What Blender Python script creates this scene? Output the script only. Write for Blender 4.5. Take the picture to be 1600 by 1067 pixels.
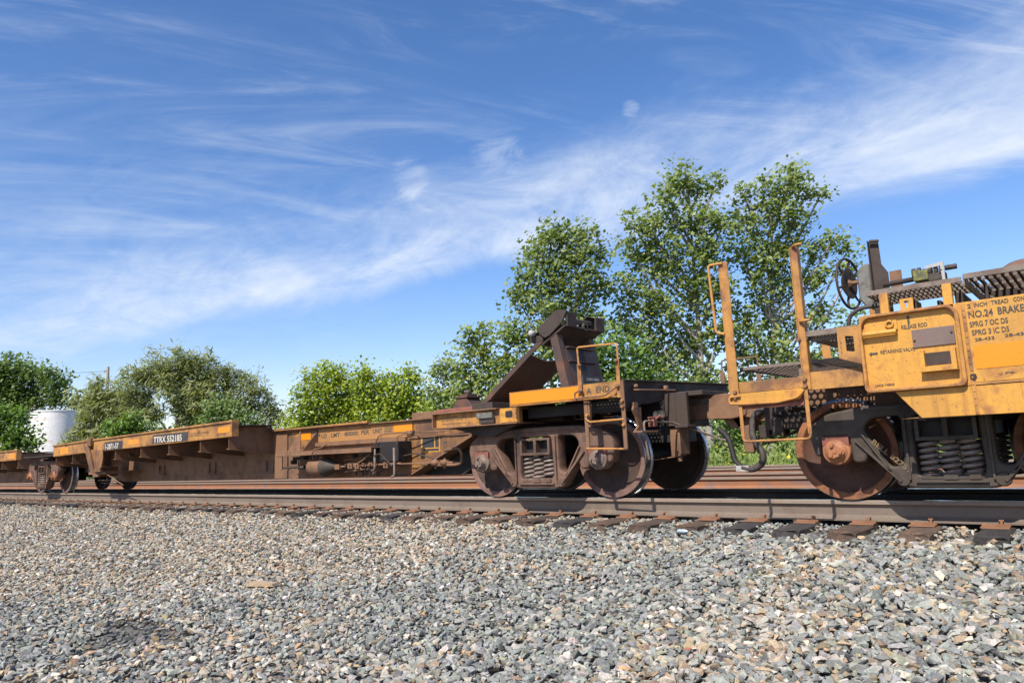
import bpy, bmesh, math, random
import numpy as np
from mathutils import Vector, Matrix
R = math.radians
random.seed(7); rng = np.random.default_rng(7)
scene = bpy.context.scene
for o in list(bpy.data.objects): bpy.data.objects.remove(o)
C = scene.collection

# ------------------------------------------------------------------ camera
# world: X runs along the track (to the right), Y away from the photographer, Z up, 0 = top of rail
CF = Vector((-0.62851625, 0.76354306, 0.14822051)); CR = Vector((0.76714253, 0.63998016, -0.04379193))
CU = CR.cross(CF); CAMLOC = Vector((0, -7.22113708, 0.59259715)); FPX = 1129.44
cam = bpy.data.cameras.new('camera'); co = bpy.data.objects.new('camera', cam); C.objects.link(co)
m = Matrix((CR, CU, -CF)).transposed().to_4x4(); m.translation = CAMLOC
co.matrix_world = m
cam.sensor_width = 36; cam.lens = FPX / 1600 * 36; cam.clip_end = 6000; cam.clip_start = 0.1
scene.camera = co
def at(px, py, depth):
    return CAMLOC + CF * depth + CR * ((px - 800) / FPX * depth) - CU * ((py - 533.5) / FPX * depth)

# ------------------------------------------------------------------ world, sun, exposure
SUN = Vector((0.085, -0.685, 0.755)).normalized()
w = bpy.data.worlds.new('World'); scene.world = w; w.use_nodes = True
nt = w.node_tree; N = nt.nodes; L = nt.links; N.clear()
wo = N.new('ShaderNodeOutputWorld'); bg = N.new('ShaderNodeBackground'); sky = N.new('ShaderNodeTexSky')
sky.sky_type = 'NISHITA'; sky.sun_disc = False
sky.sun_elevation = math.asin(SUN.z); sky.sun_rotation = math.atan2(SUN.x, SUN.y)
sky.air_density = 1.0; sky.dust_density = 0.35; sky.ozone_density = 3.0; sky.altitude = 100
bg.inputs[1].default_value = 0.13
L.new(bg.outputs[0], wo.inputs[0])
def wm(op, a, b=None, c=None, clamp=False):
    n = N.new('ShaderNodeMath'); n.operation = op; n.use_clamp = clamp
    for i, v in enumerate((a, b, c)):
        if v is None: continue
        if isinstance(v, (int, float)): n.inputs[i].default_value = v
        else: L.new(v, n.inputs[i])
    return n.outputs[0]
tc = N.new('ShaderNodeTexCoord')
def wdot(vec):
    n = N.new('ShaderNodeVectorMath'); n.operation = 'DOT_PRODUCT'
    L.new(tc.outputs['Generated'], n.inputs[0]); n.inputs[1].default_value = vec
    return n.outputs['Value']
def gc(a, b):
    v = Vector(a).cross(Vector(b)).normalized()
    return v if v.z > 0 else -v
n_low = gc((-0.9599, 0.2558, 0.1144), (-0.0447, 0.9603, 0.2754))
n_up = gc((-0.9475, 0.2479, 0.202), (-0.0251, 0.9142, 0.4044))
along = Vector((-0.9586, 0.2548, 0.1273)).lerp(Vector((-0.0438, 0.9584, 0.282)), .5).normalized()
tang = along.cross(n_low).normalized()
def wnoise(vx, vy, vz, sx, sy, sz, det, rough=.55, dist=0.0, off=0.0):
    cb = N.new('ShaderNodeCombineXYZ')
    L.new(wm('MULTIPLY', vx, sx), cb.inputs[0]); L.new(wm('MULTIPLY_ADD', vy, sy, off), cb.inputs[1]); L.new(wm('MULTIPLY', vz, sz), cb.inputs[2])
    n = N.new('ShaderNodeTexNoise'); n.inputs['Scale'].default_value = 1; n.inputs['Detail'].default_value = det
    n.inputs['Roughness'].default_value = rough; n.inputs['Distortion'].default_value = dist
    L.new(cb.outputs[0], n.inputs['Vector']); return n.outputs[0]
dlo = wdot(n_low); dup = wdot(n_up); dta = wdot(tang); dal = wdot(along)
def wstep(v, a, b):
    n = N.new('ShaderNodeMapRange'); n.interpolation_type = 'SMOOTHSTEP'
    L.new(v, n.inputs[0]); n.inputs[1].default_value = a; n.inputs[2].default_value = b
    return n.outputs[0]
big = wnoise(dta, dlo, dal, 2.6, 6, 2.6, 8, .62, .8)
fine = wnoise(dta, dlo, dal, 9, 26, 9, 12, .68, 1.3, 3.0)
puff = wnoise(dta, dlo, dal, 5, 9, 5, 14, .66, .9, 9.0)
lo2 = wm('ADD', dlo, wm('MULTIPLY_ADD', big, .10, -.05)); up2 = wm('ADD', dup, wm('MULTIPLY_ADD', big, .30, -.15))
band = wm('MULTIPLY', wstep(lo2, -.004, .034), wm('SUBTRACT', 1.0, wstep(up2, -.13, .05)))
body = wm('MULTIPLY', band, wm('ADD', wm('MULTIPLY', wstep(puff, .22, .66), .82), wm('MULTIPLY', wstep(fine, .3, .7), .20)))
# thin wisps over the rest of the sky, running down to the right
wdir = Vector((-.6, .55, .5)).normalized()
v1 = Vector((.75, .15, -.35)).normalized(); v2 = wdir.cross(v1).normalized()
a1, a2 = wdot(v1), wdot(v2)
wis = wnoise(a1, a2, dal, 3.2, 13, 2.0, 10, .64, 1.3, 5.0)
wis2 = wnoise(a1, a2, dal, 1.6, 3.2, 2.0, 3, .5, .4, 1.7)
wisp = wm('MULTIPLY', wm('MULTIPLY', wstep(wis, .42, .80), wstep(wis2, .36, .62)), .50)
above = wstep(dup, -.10, .03)
veil = wm('MULTIPLY', wm('MULTIPLY', wstep(wm('MULTIPLY', dta, -1.0), -.05, .55) if tang.x > 0 else wstep(dta, -.05, .55), wstep(dup, .30, -.02)), wm('MULTIPLY', wstep(fine, .28, .75), .16))
puffs = None
for dv, rad in (((-.6847, .6317, .3636), .030), ((-.5915, .7085, .385), .040), ((-.4341, .7907, .4317), .013)):
    q = wm('MULTIPLY', wstep(wm('ADD', wdot(Vector(dv).normalized()), wm('MULTIPLY_ADD', fine, .0011 * (rad / .03) ** 2, -.00055 * (rad / .03) ** 2)), math.cos(rad), math.cos(rad * .1)), .24)
    puffs = q if puffs is None else wm('ADD', puffs, q)
veil = wm('ADD', veil, wm('MULTIPLY', puffs, wstep(fine, .3, .62)))
mask = wm('MINIMUM', wm('ADD', wm('ADD', wm('MULTIPLY', body, .95), wm('MULTIPLY', wisp, above)), veil), .88)
mask = wm('MULTIPLY', mask, wstep(wdot((0, 0, 1)), .0, .08))
cm = N.new('ShaderNodeMix'); cm.data_type = 'RGBA'
hsv = N.new('ShaderNodeHueSaturation'); hsv.inputs['Saturation'].default_value = 1.22; hsv.inputs['Value'].default_value = 1.08
L.new(sky.outputs[0], hsv.inputs['Color'])
tint = N.new('ShaderNodeMix'); tint.data_type = 'RGBA'; tint.blend_type = 'MULTIPLY'; tint.inputs[0].default_value = 1; tint.inputs[7].default_value = (1.16, .99, 1.05, 1)
L.new(hsv.outputs[0], tint.inputs[6]); L.new(mask, cm.inputs[0]); L.new(tint.outputs[2], cm.inputs[6]); cm.inputs[7].default_value = (5.4, 5.9, 6.7, 1)
L.new(cm.outputs[2], bg.inputs[0])

sl = bpy.data.lights.new('sun', 'SUN'); sl.energy = 5.0; sl.angle = R(.53); sl.color = (1, .955, .88)
so = bpy.data.objects.new('sun', sl); C.objects.link(so); so.rotation_euler = SUN.to_track_quat('Z', 'Y').to_euler(); so.location = (0, -20, 30)
vs = scene.view_settings; vs.view_transform = 'Standard'; vs.look = 'None'; vs.gamma = 1; vs.use_curve_mapping = False
vs.exposure = 0.28
scene.render.engine = 'CYCLES'

# ------------------------------------------------------------------ helpers
WL = {}
def link(o, parent=None, org=Vector((0, 0, 0))):
    C.objects.link(o); org = Vector(org); WL[o.name] = org
    if parent is not None:
        o.parent = parent; o.location = org - WL[parent.name]
    else: o.location = org
    return o
def tag(o, label=None, cat=None, group=None, kind=None):
    if label: o['label'] = label
    if cat: o['category'] = cat
    if group: o['group'] = group
    if kind: o['kind'] = kind
    return o
def empty(name, org, parent=None):
    return link(bpy.data.objects.new(name, None), parent, org)
class MB:
    def __init__(s): s.v = []; s.f = []; s.mi = []; s.m = 0
    def add(s, vs, fs):
        b = len(s.v); s.v += [tuple(x) for x in vs]; s.f += [tuple(i + b for i in f) for f in fs]; s.mi += [s.m] * len(fs); return s
    def box(s, x0, x1, y0, y1, z0, z1):
        return s.add([(x0, y0, z0), (x1, y0, z0), (x1, y1, z0), (x0, y1, z0), (x0, y0, z1), (x1, y0, z1), (x1, y1, z1), (x0, y1, z1)],
                     [(0, 3, 2, 1), (4, 5, 6, 7), (0, 1, 5, 4), (1, 2, 6, 5), (2, 3, 7, 6), (3, 0, 4, 7)])
    def prism(s, pts, y0, y1):      # polygon in (x,z), extruded along y
        n = len(pts)
        a = sum(pts[i][0] * pts[(i + 1) % n][1] - pts[(i + 1) % n][0] * pts[i][1] for i in range(n))
        if a < 0: pts = pts[::-1]
        return s.add([(p[0], y0, p[1]) for p in pts] + [(p[0], y1, p[1]) for p in pts],
                     [tuple(range(n)), tuple(range(2 * n - 1, n - 1, -1))] + [(i, i + n, (i + 1) % n + n, (i + 1) % n) for i in range(n)])
    def prismx(s, pts, x0, x1):     # polygon in (y,z), extruded along x
        n = len(pts)
        a = sum(pts[i][0] * pts[(i + 1) % n][1] - pts[(i + 1) % n][0] * pts[i][1] for i in range(n))
        if a < 0: pts = pts[::-1]
        return s.add([(x0, p[0], p[1]) for p in pts] + [(x1, p[0], p[1]) for p in pts],
                     [tuple(range(n - 1, -1, -1)), tuple(range(n, 2 * n))] + [(i, (i + 1) % n, (i + 1) % n + n, i + n) for i in range(n)])
    def tube(s, pts, r, n=8, r1=None, caps=True):
        pts = [Vector(p) for p in pts]; k = len(pts); vs = []
        up = None
        for i, p in enumerate(pts):
            d = (pts[min(i + 1, k - 1)] - pts[max(i - 1, 0)]).normalized()
            if up is None:
                up = Vector((0, 0, 1)) if abs(d.z) < .9 else Vector((1, 0, 0))
            a = d.cross(up).normalized(); b = a.cross(d).normalized(); up = b
            rr = r if r1 is None else r + (r1 - r) * i / (k - 1)
            for j in range(n):
                t = 2 * math.pi * j / n; vs.append(p + a * math.cos(t) * rr + b * math.sin(t) * rr)
        fs = [(i * n + j, i * n + (j + 1) % n, (i + 1) * n + (j + 1) % n, (i + 1) * n + j) for i in range(k - 1) for j in range(n)]
        if caps: fs += [tuple(range(n - 1, -1, -1)), tuple((k - 1) * n + j for j in range(n))]
        return s.add(vs, fs)
    def bent(s, pts, r, n=8, bend=.05):   # tube with rounded corners
        pts = [Vector(p) for p in pts]; out = [pts[0]]
        for i in range(1, len(pts) - 1):
            a, b, c = pts[i - 1], pts[i], pts[i + 1]
            q = min(bend, (a - b).length * .45, (c - b).length * .45)
            p0 = b + (a - b).normalized() * q; p1 = b + (c - b).normalized() * q
            for t in (0, .25, .5, .75, 1): out.append(p0 * (1 - t) ** 2 + b * 2 * t * (1 - t) + p1 * t * t)
        out.append(pts[-1]); return s.tube(out, r, n)
    def lathe(s, prof, c, axis='Y', n=32):   # prof: (r, t) along axis
        vs = []
        for r, t in prof:
            for j in range(n):
                a = 2 * math.pi * j / n; u, v = r * math.cos(a), r * math.sin(a)
                if axis == 'Y': vs.append((c[0] + u, c[1] + t, c[2] + v))
                elif axis == 'X': vs.append((c[0] + t, c[1] + u, c[2] + v))
                else: vs.append((c[0] + u, c[1] + v, c[2] + t))
        k = len(prof)
        return s.add(vs, [(i * n + j, i * n + (j + 1) % n, (i + 1) * n + (j + 1) % n, (i + 1) * n + j) for i in range(k - 1) for j in range(n)])
    def mesh(s, name, mats, org=(0, 0, 0), smooth=None):
        me = bpy.data.meshes.new(name); o = Vector(org)
        me.from_pydata([(v[0] - o.x, v[1] - o.y, v[2] - o.z) for v in s.v], [], s.f)
        for mt in (mats if isinstance(mats, (list, tuple)) else [mats]): me.materials.append(mt)
        me.polygons.foreach_set('material_index', s.mi)
        bm = bmesh.new(); bm.from_mesh(me); bmesh.ops.recalc_face_normals(bm, faces=bm.faces)
        if smooth:
            for f in bm.faces: f.smooth = True
            for e in bm.edges:
                if len(e.link_faces) == 2 and e.calc_face_angle(0) > R(smooth): e.smooth = False
        bm.to_mesh(me); bm.free(); return me
    def build(s, name, mats, parent=None, org=None, smooth=None, bevel=0, label=None):
        if org is None:
            if parent is not None: org = WL[parent.name]
            else:
                a = np.array(s.v); org = Vector(((a[:, 0].min() + a[:, 0].max()) / 2, (a[:, 1].min() + a[:, 1].max()) / 2, a[:, 2].min()))
        o = bpy.data.objects.new(name, s.mesh(name, mats, org, smooth)); link(o, parent, org)
        if bevel:
            b = o.modifiers.new('bevel', 'BEVEL'); b.width = bevel; b.segments = 1; b.limit_method = 'ANGLE'; b.angle_limit = R(50)
        if label: o['label'] = label
        return o
def instance(src, parent, org, rotz=0, name=None):
    o = bpy.data.objects.new(name or src.name.split('.')[0], src.data); link(o, parent, org); o.rotation_euler.z = rotz
    for md in src.modifiers:
        b = o.modifiers.new(md.name, md.type)
        if md.type == 'BEVEL': b.width = md.width; b.segments = md.segments; b.limit_method = 'ANGLE'; b.angle_limit = md.angle_limit
    return o
def np_mesh(name, verts, faces_flat, loop_tot, mats, colors=None, smooth=False):
    me = bpy.data.meshes.new(name); nf = len(loop_tot)
    me.vertices.add(len(verts)); me.vertices.foreach_set('co', verts.astype(np.float32).ravel())
    me.loops.add(len(faces_flat)); me.loops.foreach_set('vertex_index', faces_flat.astype(np.int32))
    me.polygons.add(nf); st = np.concatenate([[0], np.cumsum(loop_tot)[:-1]]).astype(np.int32)
    me.polygons.foreach_set('loop_start', st)
    if colors is not None:
        ca = me.color_attributes.new('tint', 'FLOAT_COLOR', 'POINT'); ca.data.foreach_set('color', colors.astype(np.float32).ravel())
    for mt in mats: me.materials.append(mt)
    me.polygons.foreach_set('use_smooth', np.zeros(nf, bool)); me.update(calc_edges=True); me.validate(); return me

# ------------------------------------------------------------------ materials
def newmat(name):
    mt = bpy.data.materials.new(name); mt.use_nodes = True; t = mt.node_tree
    return mt, t, t.nodes, t.links, t.nodes['Principled BSDF']
def mixc(t, fac, a, b, mode='MIX'):
    n = t.nodes.new('ShaderNodeMix'); n.data_type = 'RGBA'; n.blend_type = mode; n.clamp_factor = True
    for i, v in ((0, fac), (6, a), (7, b)):
        if isinstance(v, (int, float)): n.inputs[i].default_value = v
        elif isinstance(v, tuple): n.inputs[i].default_value = (*v, 1) if len(v) == 3 else v
        else: t.links.new(v, n.inputs[i])
    return n.outputs[2]
def ramp(t, v, a, b, lo=0.0, hi=1.0):
    n = t.nodes.new('ShaderNodeMapRange'); n.interpolation_type = 'SMOOTHSTEP'
    t.links.new(v, n.inputs[0]); n.inputs[1].default_value = a; n.inputs[2].default_value = b
    n.inputs[3].default_value = lo; n.inputs[4].default_value = hi; return n.outputs[0]
def noise(t, scale, det=6, rough=.6, mul=(1, 1, 1), dist=0, coord='Object', off=(0, 0, 0)):
    c = t.nodes.new('ShaderNodeTexCoord'); mp = t.nodes.new('ShaderNodeMapping'); mp.inputs['Scale'].default_value = mul; mp.inputs['Location'].default_value = off
    t.links.new(c.outputs[coord], mp.inputs[0])
    n = t.nodes.new('ShaderNodeTexNoise'); n.inputs['Scale'].default_value = scale; n.inputs['Detail'].default_value = det
    n.inputs['Roughness'].default_value = rough; n.inputs['Distortion'].default_value = dist
    t.links.new(mp.outputs[0], n.inputs['Vector']); return n.outputs[0]
def metal(name, base, rust, amt=.5, scale=3, rough=.6, grime=(.05, .035, .028), gam=.35, streak=.5, met=0, bump=.15, pale=None):
    mt, t, n, l, p = newmat(name)
    n1 = noise(t, scale, 8, .68, dist=.4); n2 = noise(t, scale * 9, 5, .6); n3 = noise(t, 1.0, 6, .65, mul=(14, 14, 1.1)); n4 = noise(t, 1.7, 4, .6, off=(3, 7, 1))
    c = mixc(t, ramp(t, n1, .62 - amt * .35, .74 - amt * .22), base, rust)
    c = mixc(t, ramp(t, n2, .35, .75, 0, .30), c, rust)
    c = mixc(t, ramp(t, n3, .5, .82, 0, streak), c, rust)
    c = mixc(t, ramp(t, n4, .42, .72, 0, gam), c, grime)
    n5 = noise(t, scale * 16, 3, .5, off=(9, 2, 4)); c = mixc(t, ramp(t, n5, .665, .69, 0, .8), c, tuple(x * .62 for x in rust)); n6 = noise(t, 1.0, 7, .7, mul=(38, 38, 2.0), off=(2, 5, 8)); c = mixc(t, ramp(t, n6, .60, .72, 0, streak), c, tuple(x * .7 for x in rust))
    if pale: c = mixc(t, ramp(t, n2, .6, .8, 0, .35), c, pale)
    l.new(c, p.inputs['Base Color']); p.inputs['Metallic'].default_value = met
    l.new(ramp(t, n1, .3, .7, max(rough - .12, .05), min(rough + .15, 1)), p.inputs['Roughness'])
    b = n.new('ShaderNodeBump'); b.inputs['Strength'].default_value = bump; b.inputs['Distance'].default_value = .004
    l.new(n2, b.inputs['Height']); l.new(b.outputs[0], p.inputs['Normal']); return mt
RUST = (.17, .075, .035)
M = {}
M['yellow'] = metal('yellow_paint', (.61, .30, .040), (.33, .13, .038), .24, 2.6, .5, (.33, .16, .045), .42, .75)
M['yellow_worn'] = metal('worn_yellow_paint', (.50, .235, .05), (.21, .095, .04), .5, 3.5, .6, (.13, .07, .035), .5, .5)
M['yellow_dirty'] = metal('dirty_yellow_paint', (.36, .165, .045), (.145, .07, .035), .72, 3.0, .65, (.09, .05, .03), .6, .6)
M['load_panel'] = metal('load_panel_paint', (.40, .19, .055), (.24, .115, .045), .3, 3.0, .65, (.14, .08, .04), .35, .4)
M['post'] = metal('rusty_yellow_post_paint', (.50, .235, .05), (.25, .10, .035), .55, 5, .55, (.12, .06, .03), .4, .3)
M['orange_tube'] = metal('orange_tube_paint', (.55, .25, .05), (.25, .10, .035), .3, 9, .5)
M['reflect'] = metal('reflective_yellow_sheet', (.80, .245, .002), (.66, .21, .006), .08, 6, .35, (.6, .27, .02), .25, .08, bump=.02)
M['brown'] = metal('brown_rusted_steel', (.235, .118, .058), (.15, .078, .042), .45, 3, .75, (.08, .05, .036), .4, .4)
M['brown_dark'] = metal('dark_brown_steel', (.060, .039, .028), (.042, .028, .021), .5, 3, .75, (.035, .026, .022), .5, .35)
M['hitch'] = metal('hitch_brown_steel', (.075, .045, .033), (.15, .066, .035), .40, 4, .6, (.03, .022, .02), .55, .4)
M['black'] = metal('black_grimy_steel', (.016, .013, .012), (.024, .017, .014), .5, 4, .7, (.02, .017, .016), .4, .3)
M['truck_brown'] = metal('purple_brown_cast_steel', (.18, .100, .066), (.105, .058, .038), .5, 5, .8, (.04, .027, .021), .7, .3, pale=(.25, .18, .135))
M['truck_dark'] = metal('dark_grey_cast_steel', (.072, .054, .038), (.055, .038, .026), .5, 5, .7, (.02, .016, .014), .5, .3, pale=(.085, .065, .055))
M['redrust'] = metal('red_primer_rust', (.30, .10, .065), (.20, .07, .045), .4, 8, .8)
M['orange_rust'] = metal('bright_orange_rust', (.48, .16, .045), (.26, .085, .035), .45, 6, .8)
M['wheel_o'] = metal('orange_rusted_wheel', (.105, .042, .022), (.065, .03, .019), .45, 5, .75, (.045, .025, .02), .6, .1)
M['wheel_b'] = metal('brown_wheel_face', (.085, .047, .032), (.055, .032, .022), .5, 5, .75, (.04, .026, .022), .6, .1)
M['rim_o'] = metal('orange_rim_rust', (.34, .125, .045), (.16, .065, .032), .45, 7, .75)
M['rim_b'] = metal('brown_rim_rust', (.22, .12, .09), (.14, .075, .055), .45, 7, .75)
M['tread'] = metal('polished_wheel_tread', (.36, .36, .37), (.24, .23, .22), .3, 10, .30, (.3, .3, .3), .2, .1, met=1, bump=.02)
M['cap'] = metal('grey_bearing_cap', (.21, .15, .115), (.14, .085, .06), .5, 12, .6)
M['capo'] = metal('orange_bearing_cap', (.38, .15, .06), (.22, .085, .04), .4, 10, .6)
M['walk'] = metal('weathered_grating_steel', (.215, .165, .125), (.15, .105, .08), .5, 6, .7, (.10, .08, .065), .3, .1)
M['grey'] = metal('grey_oily_housing', (.19, .18, .15), (.10, .075, .055), .5, 8, .5, (.05, .045, .04), .5, .3)
M['dull'] = metal('faded_grey_brown_sheet', (.17, .115, .095), (.20, .13, .10), .4, 4, .7)
M['stencil'] = metal('black_stencil_sheet', (.035, .035, .04), (.06, .055, .05), .3, 9, .6)
M['hose'] = metal('rubber_hose', (.075, .055, .045), (.04, .032, .028), .5, 12, .7)
M['whitep'] = metal('white_plate_paint', (.42, .40, .37), (.30, .27, .24), .2, 9, .6, (.4, .36, .3), .2, .2)
M['green_y'] = metal('green_yellow_valve_paint', (.26, .24, .03), (.08, .08, .04), .62, 14, .5)
M['ink'] = metal('faded_black_stencil_ink', (.055, .048, .042), (.12, .085, .05), .22, 22, .7, (.06, .05, .04), .2, .1)
M['ink_faint'] = metal('faint_stencil_ink', (.10, .07, .045), (.2, .12, .06), .4, 20, .7)
M['ink_tan'] = metal('tan_casting_letters', (.22, .14, .06), (.12, .08, .05), .4, 20, .7)
M['ink_white'] = metal('white_stencil_ink', (.66, .58, .46), (.40, .30, .20), .25, 14, .7, (.3, .22, .15), .2, .2)
M['rail'] = metal('brown_grey_rail_steel', (.185, .140, .103), (.15, .108, .078), .4, 2, .7, (.12, .09, .07), .3, .15, bump=.1)
M['rail_head'] = metal('rail_head_side', (.27, .21, .155), (.25, .17, .125), .4, 3, .6, (.2, .14, .11), .3, .1, bump=.05)
M['shade_rail'] = metal('shade_darkened_rail', (.030, .024, .020), (.05, .036, .026), .3, 3, .6, (.02, .016, .014), .4, .1)  # far rail under the cars: their shade is put into its colour
M['rail_rust'] = metal('rusty_rail_steel', (.33, .135, .055), (.21, .13, .11), .42, 2.6, .8, (.15, .10, .085), .35, .1)
M['rail_top'] = metal('polished_rail_head', (.60, .60, .60), (.5, .5, .5), .1, 8, .16, (.5, .5, .5), .1, 0, met=1, bump=.01)
M['plate'] = metal('rusty_tie_plate', (.28, .135, .068), (.20, .09, .045), .5, 9, .8, (.10, .06, .04), .4, .1)
M['bluewhite'] = metal('pale_plastic', (.32, .40, .46), (.6, .65, .7), .3, 10, .2)
M['springs'] = metal('worn_spring_steel', (.26, .20, .165), (.17, .12, .095), .5, 20, .55, (.06, .045, .04), .4, .1)

def wood(name, a, b, c):
    mt, t, n, l, p = newmat(name)
    g = noise(t, 2.0, 9, .7, mul=(22, 1.6, 22)); r = noise(t, 5, 5, .6)
    col = mixc(t, ramp(t, g, .35, .7), a, b); col = mixc(t, ramp(t, r, .5, .72, 0, .7), col, c)
    oi = n.new('ShaderNodeObjectInfo'); hv = n.new('ShaderNodeHueSaturation'); l.new(col, hv.inputs['Color']); l.new(ramp(t, oi.outputs['Random'], 0, 1, .5, 1.7), hv.inputs['Value']); l.new(ramp(t, oi.outputs['Random'], .2, .5, .45, 1.1), hv.inputs['Saturation']); l.new(hv.outputs[0], p.inputs['Base Color']); p.inputs['Roughness'].default_value = .9
    bp = n.new('ShaderNodeBump'); bp.inputs['Strength'].default_value = .7; bp.inputs['Distance'].default_value = .01
    l.new(g, bp.inputs['Height']); l.new(bp.outputs[0], p.inputs['Normal']); return mt
M['tie'] = wood('creosoted_tie_wood', (.045, .033, .027), (.10, .066, .046), (.15, .085, .05))
M['pole'] = wood('grey_pole_wood', (.20, .17, .14), (.30, .26, .22), (.12, .10, .08))
M['plank'] = wood('bleached_plank_wood', (.42, .32, .22), (.32, .23, .15), (.22, .15, .10))

def stone_mat():
    mt, t, n, l, p = newmat('ballast_stone')
    a = n.new('ShaderNodeVertexColor'); a.layer_name = 'tint'
    nz = noise(t, 90, 4, .6); nb = noise(t, 260, 3, .6)
    c = mixc(t, ramp(t, nz, .3, .7, 0, 1), (.72, .72, .72), (1.22, 1.2, 1.16))
    l.new(mixc(t, 1.0, a.outputs[0], c, 'MULTIPLY'), p.inputs['Base Color']); p.inputs['Roughness'].default_value = .82
    b = n.new('ShaderNodeBump'); b.inputs['Strength'].default_value = .35; b.inputs['Distance'].default_value = .003
    l.new(nb, b.inputs['Height']); l.new(b.outputs[0], p.inputs['Normal']); return mt
def leaf_mat(name, a, b, rough=.45, trans=.35, yell=None):
    mt, t, n, l, p = newmat(name)
    at_ = n.new('ShaderNodeVertexColor'); at_.layer_name = 'tint'
    sep = n.new('ShaderNodeSeparateColor'); l.new(at_.outputs[0], sep.inputs[0])
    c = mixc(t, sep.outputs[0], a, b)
    if yell: c = mixc(t, ramp(t, sep.outputs[1], .96, .985, 0, 1), c, yell)
    l.new(c, p.inputs['Base Color']); p.inputs['Roughness'].default_value = rough
    tr = n.new('ShaderNodeBsdfTranslucent'); l.new(mixc(t, 1.0, c, (1.25, 1.35, .55), 'MULTIPLY'), tr.inputs[0])
    ms = n.new('ShaderNodeMixShader'); ms.inputs[0].default_value = trans
    l.new(p.outputs[0], ms.inputs[1]); l.new(tr.outputs[0], ms.inputs[2]); l.new(ms.outputs[0], n['Material Output'].inputs[0]); return mt
M['stone'] = stone_mat()
M['leaf_poplar'] = leaf_mat('poplar_leaf', (.13, .18, .045), (.33, .39, .12), .44, .42, (.42, .36, .04))
M['leaf_poplar_y'] = leaf_mat('yellowing_poplar_leaf', (.14, .19, .04), (.34, .40, .10), .45, .38, (.45, .36, .05))
M['leaf_maple'] = leaf_mat('light_green_leaf', (.19, .26, .02), (.43, .49, .06), .5, .42, (.34, .24, .05))
M['leaf_willow'] = leaf_mat('olive_willow_leaf', (.18, .205, .075), (.38, .39, .17), .5, .40)
M['leaf_dark'] = leaf_mat('dark_green_leaf', (.10, .155, .04), (.23, .31, .09), .5, .38)
M['leaf_bright'] = leaf_mat('fresh_green_leaf', (.085, .15, .025), (.21, .32, .06), .5, .4)
M['weeds'] = leaf_mat('weed_leaf', (.10, .16, .02), (.33, .38, .10), .6, .35, (.8, .6, .02))
def simple(name, col, rough=.8, scale=5, var=.3):
    mt, t, n, l, p = newmat(name)
    nz = noise(t, scale, 7, .65)
    l.new(mixc(t, ramp(t, nz, .3, .7), tuple(x * (1 - var) for x in col), tuple(x * (1 + var) for x in col)), p.inputs['Base Color'])
    p.inputs['Roughness'].default_value = rough
    b = n.new('ShaderNodeBump'); b.inputs['Strength'].default_value = .4; b.inputs['Distance'].default_value = .02
    l.new(nz, b.inputs['Height']); l.new(b.outputs[0], p.inputs['Normal']); return mt
M['bark'] = simple('grey_bark', (.34, .30, .26), .9, 14, .4)
M['bark_dark'] = simple('dark_bark', (.09, .075, .06), .9, 14, .4)
M['field'] = simple('grass_ground', (.09, .12, .035), .95, .8, .4)
M['bed'] = simple('fine_gravel_bed', (.13, .12, .105), .95, 30, .5)
M['tank'] = metal('white_tank_paint', (.84, .82, .78), (.52, .34, .20), .12, .5, .5, (.62, .56, .46), .3, .30)
M['wire'] = simple('wire', (.05, .05, .05))

# ------------------------------------------------------------------ setting: ground, bed, ballast, tracks
def gz(y):
    P = [(-60, -1.0), (-12, -.80), (-6, -.68), (-3.6, -.62), (-2.4, -.53), (-1.3, -.385), (-.78, -.335), (-.55, -.27), (-.45, -.24), (2.2, -.235), (6, -.235), (10.6, -.235), (12.5, -.7), (40, -.9)]
    return np.interp(y, [a for a, b in P], [b for a, b in P])
ys = [-3000, -60, -30, -12, -9] + list(np.arange(-8, -.4, .35)) + [-.45, 2.2, 4.4, 6.6, 8.8, 10.6, 11.3, 12.5, 20, 40]
xs = [-400, -200, -120, -80, -60, -50] + list(np.arange(-45, 6, .75)) + [8, 12, 20, 40, 120]
b = MB(); nx = len(xs)
for y in ys[1:]:
    for x in xs:
        h = .02 * math.sin(x * 1.7 + y * 2.3) * (1 if -8 < y < -1.5 else 0) + .015 * math.sin(x * .6 - y * 1.1) * (1 if y < -1.5 else 0)
        b.v.append((x, y, float(gz(y)) + h - .02))
for j in range(len(ys) - 2):
    for i in range(nx - 1):
        a = j * nx + i; b.f.append((a, a + 1, a + nx + 1, a + nx)); b.mi.append(0)
tag(b.build('track_bed', M['bed'], smooth=60), 'gravel bed that carries the railway tracks', 'track bed', kind='structure')
b = MB(); b.add([(-4000, -3000, -1.15), (3000, -3000, -1.15), (3000, 4000, -1.15), (-4000, 4000, -1.15)], [(0, 1, 2, 3)])
tag(b.build('ground', M['field']), 'grassy ground reaching to the horizon', 'ground', kind='structure')

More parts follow.
